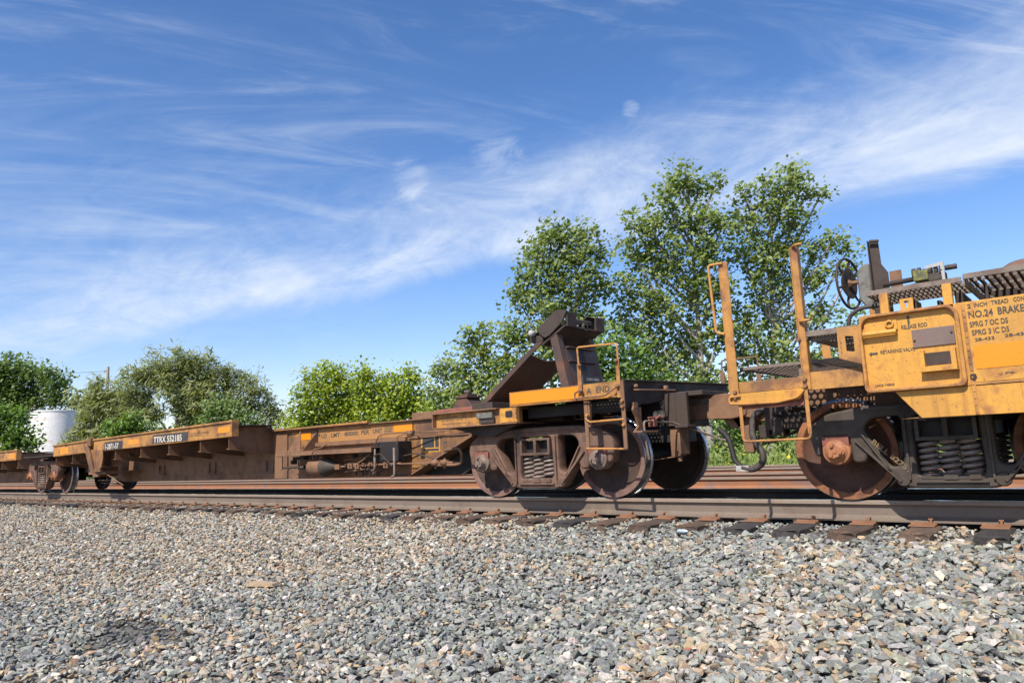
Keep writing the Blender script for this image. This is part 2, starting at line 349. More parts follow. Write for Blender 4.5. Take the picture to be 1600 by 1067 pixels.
def hull_templates(n, flat=.58):
    out = []
    for k in range(n):
        bm = bmesh.new(); m_ = random.randint(8, 12)
        for i in range(m_):
            v = Vector((random.gauss(0, 1), random.gauss(0, 1), random.gauss(0, 1))).normalized() * random.uniform(.82, 1.08)
            bm.verts.new((v.x * 1.15, v.y * .85, v.z * flat * random.uniform(.85, 1.1)))
        r = bmesh.ops.convex_hull(bm, input=bm.verts)
        for v in [v for v in bm.verts if not v.link_faces]: bm.verts.remove(v)
        bm.verts.ensure_lookup_table(); bm.verts.index_update()
        out.append((np.array([v.co[:] for v in bm.verts]), np.array([[q.index for q in f.verts] for f in bm.faces])))
        bm.free()
    return out
def rotmats(n, tilt):
    q = np.empty((n, 4)); ax = rng.normal(size=(n, 3)); ax[:, 2] *= .25; ax /= np.linalg.norm(ax, axis=1)[:, None]
    an = rng.normal(0, tilt, n); yaw = rng.uniform(0, 2 * math.pi, n)
    c, s_ = np.cos(an), np.sin(an); K = np.zeros((n, 3, 3))
    K[:, 0, 1] = -ax[:, 2]; K[:, 0, 2] = ax[:, 1]; K[:, 1, 0] = ax[:, 2]; K[:, 1, 2] = -ax[:, 0]; K[:, 2, 0] = -ax[:, 1]; K[:, 2, 1] = ax[:, 0]
    A = np.eye(3)[None] + s_[:, None, None] * K + (1 - c)[:, None, None] * (K @ K)
    Z = np.zeros((n, 3, 3)); Z[:, 0, 0] = np.cos(yaw); Z[:, 0, 1] = -np.sin(yaw); Z[:, 1, 0] = np.sin(yaw); Z[:, 1, 1] = np.cos(yaw); Z[:, 2, 2] = 1
    return A @ Z
TEM = hull_templates(28)
def scatter_stones(name, pos, size, col, label, cat):
    n = len(pos); Rm = rotmats(n, .55); which = rng.integers(0, len(TEM), n)
    V = []; F = []; LT = []; CO = []; base = 0
    for k, (tv, tf) in enumerate(TEM):
        idx = np.where(which == k)[0]
        if not len(idx): continue
        v = np.einsum('nij,vj->nvi', Rm[idx], tv) * size[idx][:, None, None] + pos[idx][:, None, :]
        nv = len(tv); V.append(v.reshape(-1, 3))
        f = tf[None] + (np.arange(len(idx)) * nv)[:, None, None] + base; F.append(f.ravel()); LT.append(np.full(len(idx) * len(tf), 3))
        CO.append(np.repeat(col[idx], nv, axis=0)); base += len(idx) * nv
    me = np_mesh(name, np.concatenate(V), np.concatenate(F), np.concatenate(LT), [M['stone']], np.concatenate(CO))
    o = bpy.data.objects.new(name, me); link(o); return tag(o, label, cat, kind='stuff')
PAL = np.array([(.215, .23, .228), (.285, .30, .29), (.15, .16, .16), (.38, .37, .34), (.54, .51, .46), (.40, .31, .21), (.25, .195, .14), (.26, .265, .21), (.36, .325, .275), (.48, .31, .18)])
PG = np.array([.34, .26, .15, .09, .018, .012, .04, .06, .03, .004]); PT = np.array([.05, .08, .05, .16, .07, .17, .17, .03, .21, .01])
def vnoise(x, y, s, seed=0):
    r = np.random.default_rng(seed); g = r.random((64, 64)); u = (x / s) % 63; v = (y / s) % 63
    i = u.astype(int); j = v.astype(int); fu = u - i; fv = v - j; fu = fu * fu * (3 - 2 * fu); fv = fv * fv * (3 - 2 * fv)
    return (g[i, j] * (1 - fu) + g[i + 1, j] * fu) * (1 - fv) + (g[i, j + 1] * (1 - fu) + g[i + 1, j + 1] * fu) * fv
def stones(n, x0, x1, y0, y1, smin, smax, dens=None, dz=(0, .03)):
    x = rng.uniform(x0, x1, n); y = rng.uniform(y0, y1, n)
    if dens is not None:
        k = rng.random(n) < dens(x, y); x, y = x[k], y[k]
    s = smin + (smax - smin) * rng.random(len(x)) ** 1.8
    z = gz(y) + rng.uniform(*dz, len(x)) + s * .15
    return x, y, z, s
def view(x, y):   # keep the wedge the camera region can see, with a margin to either side
    vx, vy = x, y + 7.221
    return (vx < 1.6 + .05 * vy) & (vy > .9) & (vx > -(vy + .9) * 4.3) & (np.hypot(vx, vy) > 2.0)
def dfun(x, y):
    d = np.hypot(x, y + 7.22); return view(x, y) * np.clip(8.0 / d, .30, 1.0)
xa, ya, za, sa = stones(235000, -34, 2.2, -6.6, -.60, .0145, .040, dfun)
d = np.hypot(xa, ya + 7.22); sa *= np.clip(.92 + d * .014, 1, 1.3) * (1 + .28 * np.clip((xa + 4.2) / 2.5, 0, 1))
# dark bare patch of cinders low at the left, with few stones on it
cp = np.hypot((xa + 5.75) / .75, (ya + 4.75) / .42); k = (cp > .3 + .8 * vnoise(xa + 50, ya + 50, .22, 9)) | (rng.random(len(xa)) < .28); xa, ya, za, sa = xa[k], ya[k], za[k], sa[k]
# cribs between the ties
xb, yb, zb, sb = stones(12000, -30, 1.5, -.60, -.05, .016, .03, None, (-.005, .022))
ti = ((xb + .0) / .495) ; fr = np.abs(((xb + 2.36 - .495 * 400) / .495) % 1 - 0)
fr = ((xb + 2.365 + 99 * .495) / .495) % 1; fr = np.minimum(fr, 1 - fr) * .495
k = fr > .135; xb, yb, zb, sb = xb[k], yb[k], zb[k], sb[k]
x_ = np.concatenate([xa, xb]); y_ = np.concatenate([ya, yb]); z_ = np.concatenate([za, zb]); s_ = np.concatenate([sa, sb])
# weathered tan stone along the track to the left, fresh blue grey stone in front
edge = (y_ + 5.0) - (x_ + 7.8) * 1.25 + (vnoise(x_ + 50, y_ + 50, .9, 1) - .5) * 2.2
tan = 1 / (1 + np.exp(-edge * 1.9)); tan = np.clip(tan * 1.05, 0, 1) * .97
tan = np.clip(np.maximum(tan, .45 * (vnoise(x_ + 50, y_ + 50, .8, 3) > .62)) + .05 + .22 * (x_ > -2.3), 0, .95)
u = rng.random(len(x_)); P = PG[None] * (1 - tan[:, None]) + PT[None] * tan[:, None]; P /= P.sum(1)[:, None]
ci = (u[:, None] > np.cumsum(P, axis=1)).sum(1).clip(0, len(PAL) - 1)
col = PAL[ci] * np.array([1.05, 1.0, .92])[None] * rng.uniform(.82, 1.18, len(x_))[:, None] * (1 + rng.normal(0, .03, (len(x_), 3)))
incp = np.hypot((x_ + 5.75) / .75, (y_ + 4.75) / .42) < .35 + .8 * vnoise(x_ + 50, y_ + 50, .22, 9) * (rng.random(len(x_)) ** .3); col[incp] *= rng.uniform(.35, .8, (int(incp.sum()), 1))
col = np.concatenate([col.clip(.03, .85), np.ones((len(x_), 1))], axis=1)
scatter_stones('ballast', np.stack([x_, y_, z_], 1), s_, col, 'crushed grey and tan ballast stone sloping down from the track', 'gravel')
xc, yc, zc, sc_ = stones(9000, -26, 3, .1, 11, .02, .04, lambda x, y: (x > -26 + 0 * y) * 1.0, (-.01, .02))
colc = np.concatenate([PAL[rng.integers(0, 9, len(xc))] * .45, np.ones((len(xc), 1))], axis=1)  # stone colour darkened to stand in for the shade between the rails
scatter_stones('ballast', np.stack([xc, yc, zc], 1), sc_, colc, 'ballast stone lying between the rails and tracks, its colour darkened as shade', 'gravel')

# rails -----------------------------------------------------------
RX0, RX1 = -420, 60
def rail(y0, parent, mats, z=0):
    P = [(0, 0), (.07, 0), (.075, -.006), (.075, -.036), (.052, -.046), (.044, -.06), (.044, -.135), (.058, -.150), (.112, -.172), (.112, -.184),
         (-.042, -.184), (-.042, -.172), (.012, -.150), (.027, -.135), (.027, -.06), (.018, -.046), (-.005, -.036), (-.005, -.006)]
    b = MB(); cuts = [RX0, -200, -100, -60, -45] + list(np.arange(-36, 8, 4)) + [20, RX1]
    for x in cuts: b.v += [(x, y0 + p[0], z + p[1]) for p in P]
    n = len(P)
    for i in range(len(cuts) - 1):
        for j in range(n):
            b.f.append((i * n + j, i * n + (j + 1) % n, (i + 1) * n + (j + 1) % n, (i + 1) * n + j)); b.mi.append(1 if j in (0,) else (2 if j in (1, 2, 16, 17) else 0))
    b.f += [tuple(range(n)), tuple((len(cuts) - 1) * n + j for j in range(n))]; b.mi += [0, 0]
    return b.build('rail', mats, parent, smooth=25)
TIE0 = -2.365; SP = .495
def track(y0, label, mats, near):
    t = tag(empty('railway_track', (0, y0 + .75, -.2)), label, 'railway track', 'parallel railway tracks', 'structure')
    rail(y0, t, mats); rail(y0 + 1.505, t, [M['shade_rail'], M['rail_top'], M['shade_rail']] if near else mats)
    if near:
        b = MB()
        b.prism([(-.115, -.20), (-.105, -.207), (.105, -.207), (.115, -.20), (.115, -.40), (-.115, -.40)], y0 - .68, y0 + 2.05)
        bm_src = []
        for v in range(7):
            q = MB(); k = 7
            # worn end: several cross sections with jitter
            sec = []
            for i in range(k):
                yy = y0 - .64 + (0 if i == 0 else (2.65) * (i / (k - 1)) ** 2)
                jz = random.uniform(-.010, .004) if i < 3 else 0; jx = random.uniform(-.012, .012) if i < 3 else 0
                e = .03 if i == 0 else .012
                sec.append([(-.117 + jx, yy, -.205 - e), (-.117 + e + jx, yy - .01, -.205 + jz), (-.02, yy + (random.uniform(0, .03) if i == 0 else 0), -.206 + jz - (.010 if i == 0 else 0)), (.117 - e + jx, yy - random.uniform(0, .03) * (i == 0), -.205 + jz), (.117 + jx, yy, -.205 - e), (.117 + jx, yy, -.40), (-.117 + jx, yy, -.40)])
            for s0 in sec: q.v += s0
            for i in range(k - 1):
                for j in range(7): q.f.append((i * 7 + j, i * 7 + (j + 1) % 7, (i + 1) * 7 + (j + 1) % 7, (i + 1) * 7 + j)); q.mi.append(0)
            q.f += [tuple(range(7)), tuple((k - 1) * 7 + j for j in range(7))]; q.mi += [0, 0]
            me = q.mesh('tie', M['tie'], (0, y0 + .75, -.2)); bm_src.append(me)
        q = MB(); q.prism([(-.1, -.204), (.1, -.204), (.1, -.192), (-.1, -.192)], y0 - .155, y0 + .215)
        q.prism([(-.1, -.192), (.1, -.192), (.1, -.176), (-.1, -.176)], y0 - .062, y0 - .046)
        for dx in (-.06, .055):
            q.lathe([(0, .0015), (.011, .0015), (.011, 0)], (dx, y0 - .115, -.192), 'Z', 8)
        pm = q.mesh('tie_plate', M['plate'], (0, y0, -.2))
        q = MB(); q.box(-.009, .009, y0 - .060, y0 - .042, -.19, -.150); q.box(-.017, .017, y0 - .062, y0 - .028, -.158, -.147)
        sm = q.mesh('rail_spike', M['plate'], (0, y0, -.2))
        for i in range(-76, 10):
            x = TIE0 + i * SP + random.uniform(-.02, .02); org = Vector((x, y0 + .75, -.2))
            o = bpy.data.objects.new('tie', bm_src[i % 7]); link(o, t, org + Vector((0, random.uniform(-.06, .05), random.uniform(-.006, 0)))); o.rotation_euler.z = random.uniform(-.025, .025)
            for yy in (0, 1.505):
                if yy and i < -40: continue
                p_ = bpy.data.objects.new('tie_plate', pm); link(p_, t, (x, y0 + yy, -.2))
                if yy: p_.rotation_euler.z = math.pi; p_.location.y += .07
                s2 = bpy.data.objects.new('rail_spike', sm); link(s2, t, (x + random.choice((-.05, .05, .03)) + random.uniform(-.01, .01), y0 + yy, -.2 + random.uniform(0, .006)))
                if yy: s2.rotation_euler.z = math.pi; s2.location.y += .07
    else:
        b = MB()
        for i in range(-70, 12):
            x = TIE0 + i * SP; b.box(x - .11, x + .11, y0 - .6, y0 + 2.1, -.38, -.206)
        tag(b.build('tie', M['tie'], t), kind='stuff')
    return t
track(0, 'nearest railway track, under the freight cars', [M['rail'], M['rail_top'], M['rail_head']], True)
track(4.24, 'second railway track, rusty rails just behind the freight cars', [M['rail_rust'], M['rail'], M['rail_head']], False)
track(7.9, 'third railway track, farthest from the camera beside the weeds', [M['rail_rust'], M['rail'], M['rail_head']], False)

# ------------------------------------------------------------------ car building helpers
def text(s, x0, x1, z0, z1, y, mat, parent, name='lettering', rot=None, org=None):
    cu = bpy.data.curves.new(name, 'FONT'); cu.body = s; cu.size = 1; cu.extrude = 0; cu.resolution_u = 3; cu.offset = .022
    tmp = bpy.data.objects.new('tmp_text', cu); C.objects.link(tmp); bpy.context.view_layer.update()
    me = bpy.data.meshes.new_from_object(tmp); bpy.data.objects.remove(tmp); bpy.data.curves.remove(cu)
    n = len(me.vertices); a = np.empty(n * 3, np.float32); me.vertices.foreach_get('co', a); a = a.reshape(-1, 3)
    mn, mx = a.min(0), a.max(0); sz = mx - mn
    u = (a[:, 0] - mn[0]) / sz[0] * (x1 - x0) + x0; v = (a[:, 1] - mn[1]) / sz[1] * (z1 - z0) + z0
    pw = WL[parent.name]
    c = np.stack([u - pw.x, np.full(n, y) - pw.y, v - pw.z], 1)
    me.vertices.foreach_set('co', c.astype(np.float32).ravel()); me.materials.clear(); me.materials.append(mat); me.name = name
    o = bpy.data.objects.new(name, me); return link(o, parent, pw)
def plate(outline, holes, y0, y1, bevel=.012, name='plate'):
    cu = bpy.data.curves.new(name, 'CURVE'); cu.dimensions = '2D'; cu.fill_mode = 'BOTH'
    cu.extrude = (y1 - y0) / 2 - bevel; cu.bevel_depth = bevel; cu.bevel_resolution = 1; cu.offset = -bevel
    for pts in [outline] + holes:
        sp = cu.splines.new('POLY'); sp.points.add(len(pts) - 1); sp.use_cyclic_u = True
        for q, p in zip(sp.points, pts): q.co = (p[0], p[1], 0, 1)
    tmp = bpy.data.objects.new('tmp_curve', cu); C.objects.link(tmp); bpy.context.view_layer.update()
    me = bpy.data.meshes.new_from_object(tmp); bpy.data.objects.remove(tmp); bpy.data.curves.remove(cu)
    me.transform(Matrix(((1, 0, 0, 0), (0, 0, -1, (y0 + y1) / 2), (0, 1, 0, 0), (0, 0, 0, 1))))
    return me
def rnd(pts, r, k=4):    # round the corners of a polygon
    out = []; n = len(pts)
    for i in range(n):
        a, b_, c = (Vector((*pts[(i + j) % n], 0)) for j in (-1, 0, 1))
        q = min(r, (a - b_).length * .45, (c - b_).length * .45)
        p0 = b_ + (a - b_).normalized() * q; p1 = b_ + (c - b_).normalized() * q
        for j in range(k + 1):
            t = j / k; v = p0 * (1 - t) ** 2 + b_ * 2 * t * (1 - t) + p1 * t * t; out.append((v.x, v.y))
    return out
def perforated(x0, x1, y0, y1, z, pitch=.046, r=.013):
    b = MB(); dy = pitch * math.sqrt(3) / 2; ny = int((y1 - y0) / dy); nx_ = int((x1 - x0) / pitch)
    for j in range(ny):
        for i in range(nx_):
            cx = x0 + (i + .5 + .5 * (j % 2)) * pitch; cy = y0 + (j + .5) * dy
            if cx > x1 - pitch * .4: continue
            base = len(b.v); R6 = pitch / math.sqrt(3)
            for k in range(12):
                a = math.pi / 6 * k + math.pi / 6; ro = R6 if k % 2 == 0 else R6 * math.cos(math.pi / 6)
                b.v.append((cx + ro * math.cos(a), cy + ro * math.sin(a), z))
            for k in range(12):
                a = math.pi / 6 * k + math.pi / 6; b.v.append((cx + r * math.cos(a), cy + r * math.sin(a), z))
            for k in range(12):
                b.f.append((base + k, base + (k + 1) % 12, base + 12 + (k + 1) % 12, base + 12 + k)); b.mi.append(0)
    return b
def solid(o, th):
    m_ = o.modifiers.new('thickness', 'SOLIDIFY'); m_.thickness = th; return o

# side frame of a freight truck, x measured from its centre, z above rail
SF_OUT = rnd([(-1.10, .60), (-1.07, .70), (-.93, .79), (-.60, .845), (0, .85), (.60, .845), (.93, .79), (1.07, .70), (1.10, .60), (1.06, .42), (1.00, .40), (.995, .575), (.755, .585), (.745, .345), (.64, .345), (.61, .43), (.55, .40),
              (.38, .155), (.29, .125), (-.29, .125), (-.38, .155), (-.55, .40), (-.61, .43), (-.64, .345), (-.745, .345), (-.755, .585), (-.995, .575), (-1.00, .40), (-1.06, .42)], .045)
SF_H = [rnd([(-.235, .235), (.235, .235), (.25, .30), (.23, .735), (-.23, .735), (-.25, .30)], .05),
        rnd([(.325, .745), (.565, .73), (.635, .64), (.44, .30), (.335, .33)], .055), rnd([(-.325, .745), (-.565, .73), (-.635, .64), (-.44, .30), (-.335, .33)], .055)]
SHARED = {}
def spring_mesh(mat):
    b = MB()
    for (r, wr, turns, rad) in ((.068, .0165, 5.2, 0),):
        pts = [(r * math.cos(2 * math.pi * turns * i / 76), r * math.sin(2 * math.pi * turns * i / 76), .018 + .262 * i / 76) for i in range(77)]
        b.tube(pts, wr, 6)
    b.lathe([(.0, 0), (.075, 0), (.075, .012), (0, .012)], (0, 0, 0), 'Z', 16)
    return b.mesh('spring', mat, (0, 0, 0), 40)
def wheel_mesh(face, rim):
    b = MB(); n = 48
    # outer face towards -Y, tread between, flange on the gauge side
    b.lathe([(.07, -.055), (.095, -.06), (.105, -.03), (.16, .02), (.26, .035), (.36, .01), (.385, -.018)], (0, 0, 0), 'Y', n); b.m = 2; b.lathe([(.385, -.018), (.395, -.03), (.448, -.03)], (0, 0, 0), 'Y', n); b.m = 0
    b.lathe([(0, -.055), (.07, -.055)], (0, 0, 0), 'Y', n)
    b.m = 1; b.lathe([(.448, -.03), (.454, -.024), (.457, .06), (.462, .072), (.478, .082), (.484, .092), (.478, .104), (.455, .108)], (0, 0, 0), 'Y', n)
    b.m = 0; b.lathe([(.455, .108), (.40, .108), (.385, .095), (.33, .07), (.2, .075), (.11, .10), (.10, .13), (0, .13)], (0, 0, 0), 'Y', n)
    return b.mesh('wheel', [face, M['tread'], rim], (0, 0, 0), 35)
def truck(parent, cx, frame, wheel, ad, cap, key, label=None):
    t = empty('truck', (cx, .79, .0), parent)
    if label: t['label'] = label
    if key not in SHARED:
        sfm = plate(SF_OUT, SF_H, -.085, .085, .02, 'side_frame'); sfm.materials.append(frame)
        a = MB()
        for sx in (-1, 1):
            for p0, p1, wd in (((.70, .545), (.37, .185), .022), ((.645, .60), (.44, .27), .016), ((.30, .20), (.30, .74), .016)):
                p0 = Vector((p0[0] * sx, p0[1])); p1 = Vector((p1[0] * sx, p1[1])); d_ = (p1 - p0).normalized(); n_ = Vector((-d_.y, d_.x)) * wd / 2
                a.prism([tuple(p0 + n_), tuple(p1 + n_), tuple(p1 - n_), tuple(p0 - n_)], -.112, -.08)
            for q in range(2): a.prism([(sx * (.60 + q * .035), .44 + q * .02), (sx * (.612 + q * .035), .44 + q * .02), (sx * (.632 + q * .035), .50 + q * .02), (sx * (.62 + q * .035), .50 + q * .02)], -.092, -.08)
            a.lathe([(.0, -.10), (.05, -.098), (.06, -.08)], (sx * .355, 0, .20), 'Y', 14)
        a.prism([(-.62, .80), (.62, .80), (.60, .822), (-.60, .822)], -.105, -.08); a.prism([(-.26, .175), (.26, .175), (.26, .19), (-.26, .19)], -.11, -.08)
        rib = a.mesh('frame_rib', frame, (0, 0, 0))
        a = MB(); a.box(-.115, .115, -.10, .10, .505, .585); a.box(-.145, .145, -.075, .075, .565, .60); a.box(.125, .155, -.06, .06, .44, .57); a.box(-.155, -.125, -.06, .06, .44, .57)
        am = a.mesh('bearing_adapter', ad, (0, 0, 0))
        a = MB(); a.lathe([(0, -.135), (.05, -.135), (.06, -.13), (.085, -.12), (.10, -.10), (.118, -.095), (.125, -.08), (.125, .06), (.10, .08), (.07, .10), (.07, .22)], (0, 0, 0), 'Y', 24)
        a.prism(rnd([(-.088, -.055), (.088, -.055), (0, .095)], .05), -.150, -.125)
        for q in range(3):
            an = math.pi / 2 + q * 2 * math.pi / 3; a.lathe([(0, -.172), (.017, -.172), (.019, -.15)], (.052 * math.cos(an), 0, .052 * math.sin(an) ), 'Y', 6)
        a.lathe([(0, -.158), (.02, -.158), (.02, -.15)], (0, 0, 0), 'Y', 10)
        cm_ = a.mesh('bearing_cap', cap, (0, 0, 0), 35)
        a = MB(); a.lathe([(.075, -.86), (.075, .86)], (0, 0, 0), 'Y', 14); axm = a.mesh('axle', M['black'], (0, 0, 0), 40)
        a = MB()
        a.m = 1; a.box(-.205, .205, -1.02, 1.02, .55, .69); a.m = 0
        a.box(-.225, .225, -1.125, -1.02, .520, .550); a.box(-.225, .225, -1.115, -1.02, .695, .72); a.box(-.225, -.195, -1.12, -1.02, .5505, .6945); a.box(.195, .225, -1.12, -1.02, .5505, .6945); a.box(-.018, .018, -1.115, -1.02, .5505, .6945)
        a.box(-.225, .225, 1.02, 1.12, .520, .72); a.box(-.22, .22, -1.10, -.95, .205, .228); a.box(-.05, .05, -1.112, -1.10, .20, .25); a.box(.13, .21, -1.112, -1.10, .20, .25)
        bm_ = a.mesh('bolster', [frame, M['black']], (0, 0, 0))
        SHARED[key] = (sfm, rib, am, cm_, axm, bm_, spring_mesh(M['springs'] if key != 'dark' else M['springs']), wheel_mesh(wheel, M['rim_o'] if key == 'dark' else M['rim_b']))
    sfm, rib, am, cm_, axm, bm_, spm, whm = SHARED[key]
    def put(nm, me, loc, rz=0):
        o = bpy.data.objects.new(nm, me); link(o, t, loc); o.rotation_euler.z = rz; return o
    put('side_frame', sfm, (cx, -.22, 0)); put('side_frame', sfm, (cx, 1.80, 0), math.pi); tag(put('frame_rib', rib, (cx, -.22, 0)), kind='stuff')
    put('bolster', bm_, (cx, .79, 0))
    for sx in (-1, 1):
        x = cx + sx * .875
        put('axle', axm, (x, .79, .457))
        o = put('wheel', whm, (x, -.0, .457)); o.rotation_euler.y = random.uniform(0, 6)
        o = put('wheel', whm, (x, 1.58, .457), math.pi)
        for y, rz in ((-.215, 0), (1.795, math.pi)):
            put('bearing_adapter', am, (x, y, 0), rz); c_ = put('bearing_cap', cm_, (x, y, .457), rz); c_.rotation_euler.y = sx * .35
    for y in (-.225, 1.80):
        for sx in (-.152, 0, .152): put('spring', spm, (cx + sx, y, .235), random.uniform(0, 6))
    return t

# ------------------------------------------------------------------ the articulated platform car (middle)
mid = tag(empty('articulated_flat_car', (-11, .79, 0)), 'long low articulated platform freight car with folding trailer hitch, A END, yellow and rust brown', 'railcar')
def B(): return MB()
Y3 = .30
# centre sill
b = B()
b.prism([(-20.0, .99), (-17.2, 1.09), (-13.5, 1.13), (-10.6, 1.125), (-7.7, 1.095), (-5.6, 1.095), (-5.6, .83), (-6.97, .83), (-8.31, .27), (-11.5, .255), (-18.4, .25), (-19.1, .40), (-20.0, .46)], Y3, 1.28)
b.build('centre_sill', M['brown'], mid, bevel=.006)
b = B(); b.prism([(-18.3, .30), (-11.55, .40), (-11.55, .385), (-18.3, .285)], Y3 - .018, Y3 - .001)
b.box(-11.9, -11.5, Y3 - .03, Y3 - .001, .27, 1.05)
for x in (-16.5, -14.3, -12.2): b.box(x - .02, x + .02, Y3 - .03, Y3, .40, .60); b.box(x + .22, x + .26, Y3 - .03, Y3, .40, .60); b.box(x - .02, x + .26, Y3 - .04, Y3 - .01, .385, .405)
b.build('sill_stiffener', M['brown'], mid)
b = B(); b.box(-11.5, -5.6, Y3 - .07, Y3 + .02, 1.095, 1.115); b.box(-13.6, -11.5, Y3 - .09, Y3 + .3, 1.115, 1.16)
b.build('top_flange', M['brown'], mid, bevel=.004)
b = B(); b.prism([(-11.75, 1.118), (-9.2, 1.118), (-9.2, 1.155), (-11.75, 1.135)], Y3 - .10, Y3 - .02); b.box(-9.2, -9.17, Y3 - .10, Y3 - .03, 1.118, 1.16)
b.build('deck_edge', M['yellow_worn'], mid, bevel=.003)
b = B(); b.box(-10.58, -8.20, Y3 - .016, Y3 - .001, .865, 1.09); b.build('load_limit_panel', M['load_panel'], mid)
b = B(); b.prism([(-10.6, .795), (-8.31, .795), (-8.31, .858), (-10.6, .858)], Y3 - .075, Y3 - .001); b.build('side_ledge', M['brown'], mid, bevel=.004)
b = B(); b.box(-11.45, -10.62, Y3 - .014, Y3 - .001, .80, 1.08); b.build('side_panel', M['yellow_dirty'], mid)
b = B(); b.prism([(-8.20, .83), (-8.20, 1.09), (-6.0, 1.09), (-6.0, .90), (-6.80, .83), (-6.97, .83), (-8.31, .30), (-8.31, .83)], Y3 - .020, Y3 - .001); b.build('end_panel', M['yellow_dirty'], mid)
b = B(); b.tube([(-8.28, Y3 - .035, .835), (-6.9, Y3 - .035, .845)], .010, 6); b.prism([(-8.30, .28), (-8.27, .27), (-6.92, .82), (-6.97, .84)], Y3 - .05, Y3 - .02); b.build('weld_strip', M['brown'], mid)
b = B(); b.prism([(-10.62, 1.07), (-10.62, .70), (-11.05, .70)], Y3 - .35, Y3 - .335); b.prismx([(-.05, .70), (Y3, .70), (Y3, 1.07)], -10.64, -10.615); b.build('gusset', M['brown'], mid, bevel=.003)
for x0, x1, z0, z1 in ((-11.22, -10.80, .925, 1.045), (-8.62, -8.18, .945, 1.055)):
    b = B(); b.box(x0, x1, Y3 - .020, Y3 - .0165, z0, z1); b.build('reflector', M['reflect'], mid)
text('*', -10.60, -10.52, .955, 1.02, Y3 - .0175, M['ink'], mid)
text('LD', -10.49, -10.34, .935, 1.005, Y3 - .0175, M['ink'], mid); text('LMT', -10.22, -9.98, .937, 1.007, Y3 - .0175, M['ink'], mid)
text('80000', -9.86, -9.50, .94, 1.01, Y3 - .0175, M['ink'], mid); text('PER', -9.42, -9.22, .945, 1.015, Y3 - .0175, M['ink'], mid); text('UNIT', -9.13, -8.90, .95, 1.02, Y3 - .0175, M['ink'], mid)
text('LT WT 33400\nCAPY 80000', -8.86, -8.66, .955, 1.03, Y3 - .0175, M['ink_faint'], mid)
text('2 B', -7.86, -7.76, .95, .99, Y3 - .0225, M['ink'], mid)
# stencil block and emblem
b = B(); b.box(-8.02, -7.985, Y3 - .0235, Y3 - .0205, .615, .845); b.box(-7.64, -7.61, Y3 - .0235, Y3 - .0205, .615, .845); b.box(-7.985, -7.64, Y3 - .0235, Y3 - .0205, .615, .63); b.box(-7.985, -7.64, Y3 - .0235, Y3 - .0205, .665, .68); b.box(-7.735, -7.715, Y3 - .0235, Y3 - .0205, .68, .845)
b.build('stencil_frame', M['yellow'], mid)
b = B(); b.box(-7.985, -7.735, Y3 - .0230, Y3 - .0205, .68, .845); b.box(-7.715, -7.64, Y3 - .0230, Y3 - .0205, .68, .845); b.box(-7.97, -7.65, Y3 - .0225, Y3 - .0205, .633, .663); b.build('stencil_sheet', M['stencil'], mid)
b = B(); b.lathe([(.050, 0), (.058, 0)], (-7.50, Y3 - .0215, .74), 'Y', 20)
b.prism([(-7.50 + (.040 if i % 2 == 0 else .022) * math.cos(math.pi / 6 * i), .745 + (.040 if i % 2 == 0 else .022) * math.sin(math.pi / 6 * i)) for i in range(12)], Y3 - .0225, Y3 - .0205); b.build('emblem', M['ink'], mid)
text('C 1001', -7.42, -7.15, .80, .84, Y3 - .0215, M['ink_faint'], mid)
# raised channel with notes and grey box
b = B(); b.box(-6.93, -5.50, -.45, -.40, .92, 1.095); b.build('note_panel', M['yellow_worn'], mid)
b = B(); b.box(-6.94, -5.82, -.52, -.39, 1.095, 1.112); b.box(-6.95, -5.50, -.52, -.39, .905, .92); b.box(-6.95, -6.93, -.52, -.39, .905, 1.112); b.box(-6.93, -5.5, -.39, .3, .905, .92); b.box(-6.93, -5.5, -.39, .3, 1.08, 1.095); b.build('channel_flange', M['brown'], mid, bevel=.003)
text('WITH NEW TAMPERS', -6.84, -6.53, 1.040, 1.060, -.4515, M['ink_faint'], mid); text('DISTRIBUTION CENTER', -6.84, -6.44, .997, 1.017, -.4515, M['ink_faint'], mid); text('WEARING BACKING CAR', -6.84, -6.38, .955, .975, -.4515, M['ink_faint'], mid)
b = B(); b.box(-6.16, -5.90, -.51, -.452, .995, 1.065); b.build('document_box', M['grey'], mid, bevel=.004)
b = B(); b.box(-6.13, -5.89, -.49, -.452, .935, .994); b.build('box_bracket', M['brown_dark'], mid)
b = B(); b.m = 0; b.box(-5.80, -5.50, -.465, -.452, .93, 1.10); b.m = 1; b.prism(rnd([(-5.715, .985), (-5.605, .985), (-5.605, 1.065), (-5.715, 1.065)], .02), -.468, -.4655); b.build('lift_pad', [M['yellow'], M['black']], mid)
text('L', -5.775, -5.76, 1.01, 1.05, -.4665, M['ink'], mid); text('K', -5.56, -5.54, 1.01, 1.05, -.4665, M['ink'], mid)
# dark channel over the truck, bolster and body
b = B(); b.box(-5.50, -4.1, -.30, -.22, .96, 1.09); b.box(-5.5, -4.6, -.22, .3, 1.08, 1.095); b.box(-5.84, -4.1, .12, 1.46, 1.10, 1.115); b.box(-5.7, -4.0, .45, 1.13, .60, 1.09); b.box(-5.84, -5.82, -.05, .3, .95, 1.12)
b.build('end_sill_channel', M['black'], mid, bevel=.004)
b = B(); b.prismx([(-.02, .98), (-.02, .92), (.45, .86), (1.13, .86), (1.6, .92), (1.6, .98)], -5.62, -5.18); b.build('body_bolster', M['brown_dark'], mid, bevel=.006)
b = B(); b.prism([(-6.7, .904), (-5.6, .904), (-6.0, .77), (-6.2, .78)], -.38, .25); b.build('underframe_bracket', M['brown_dark'], mid)
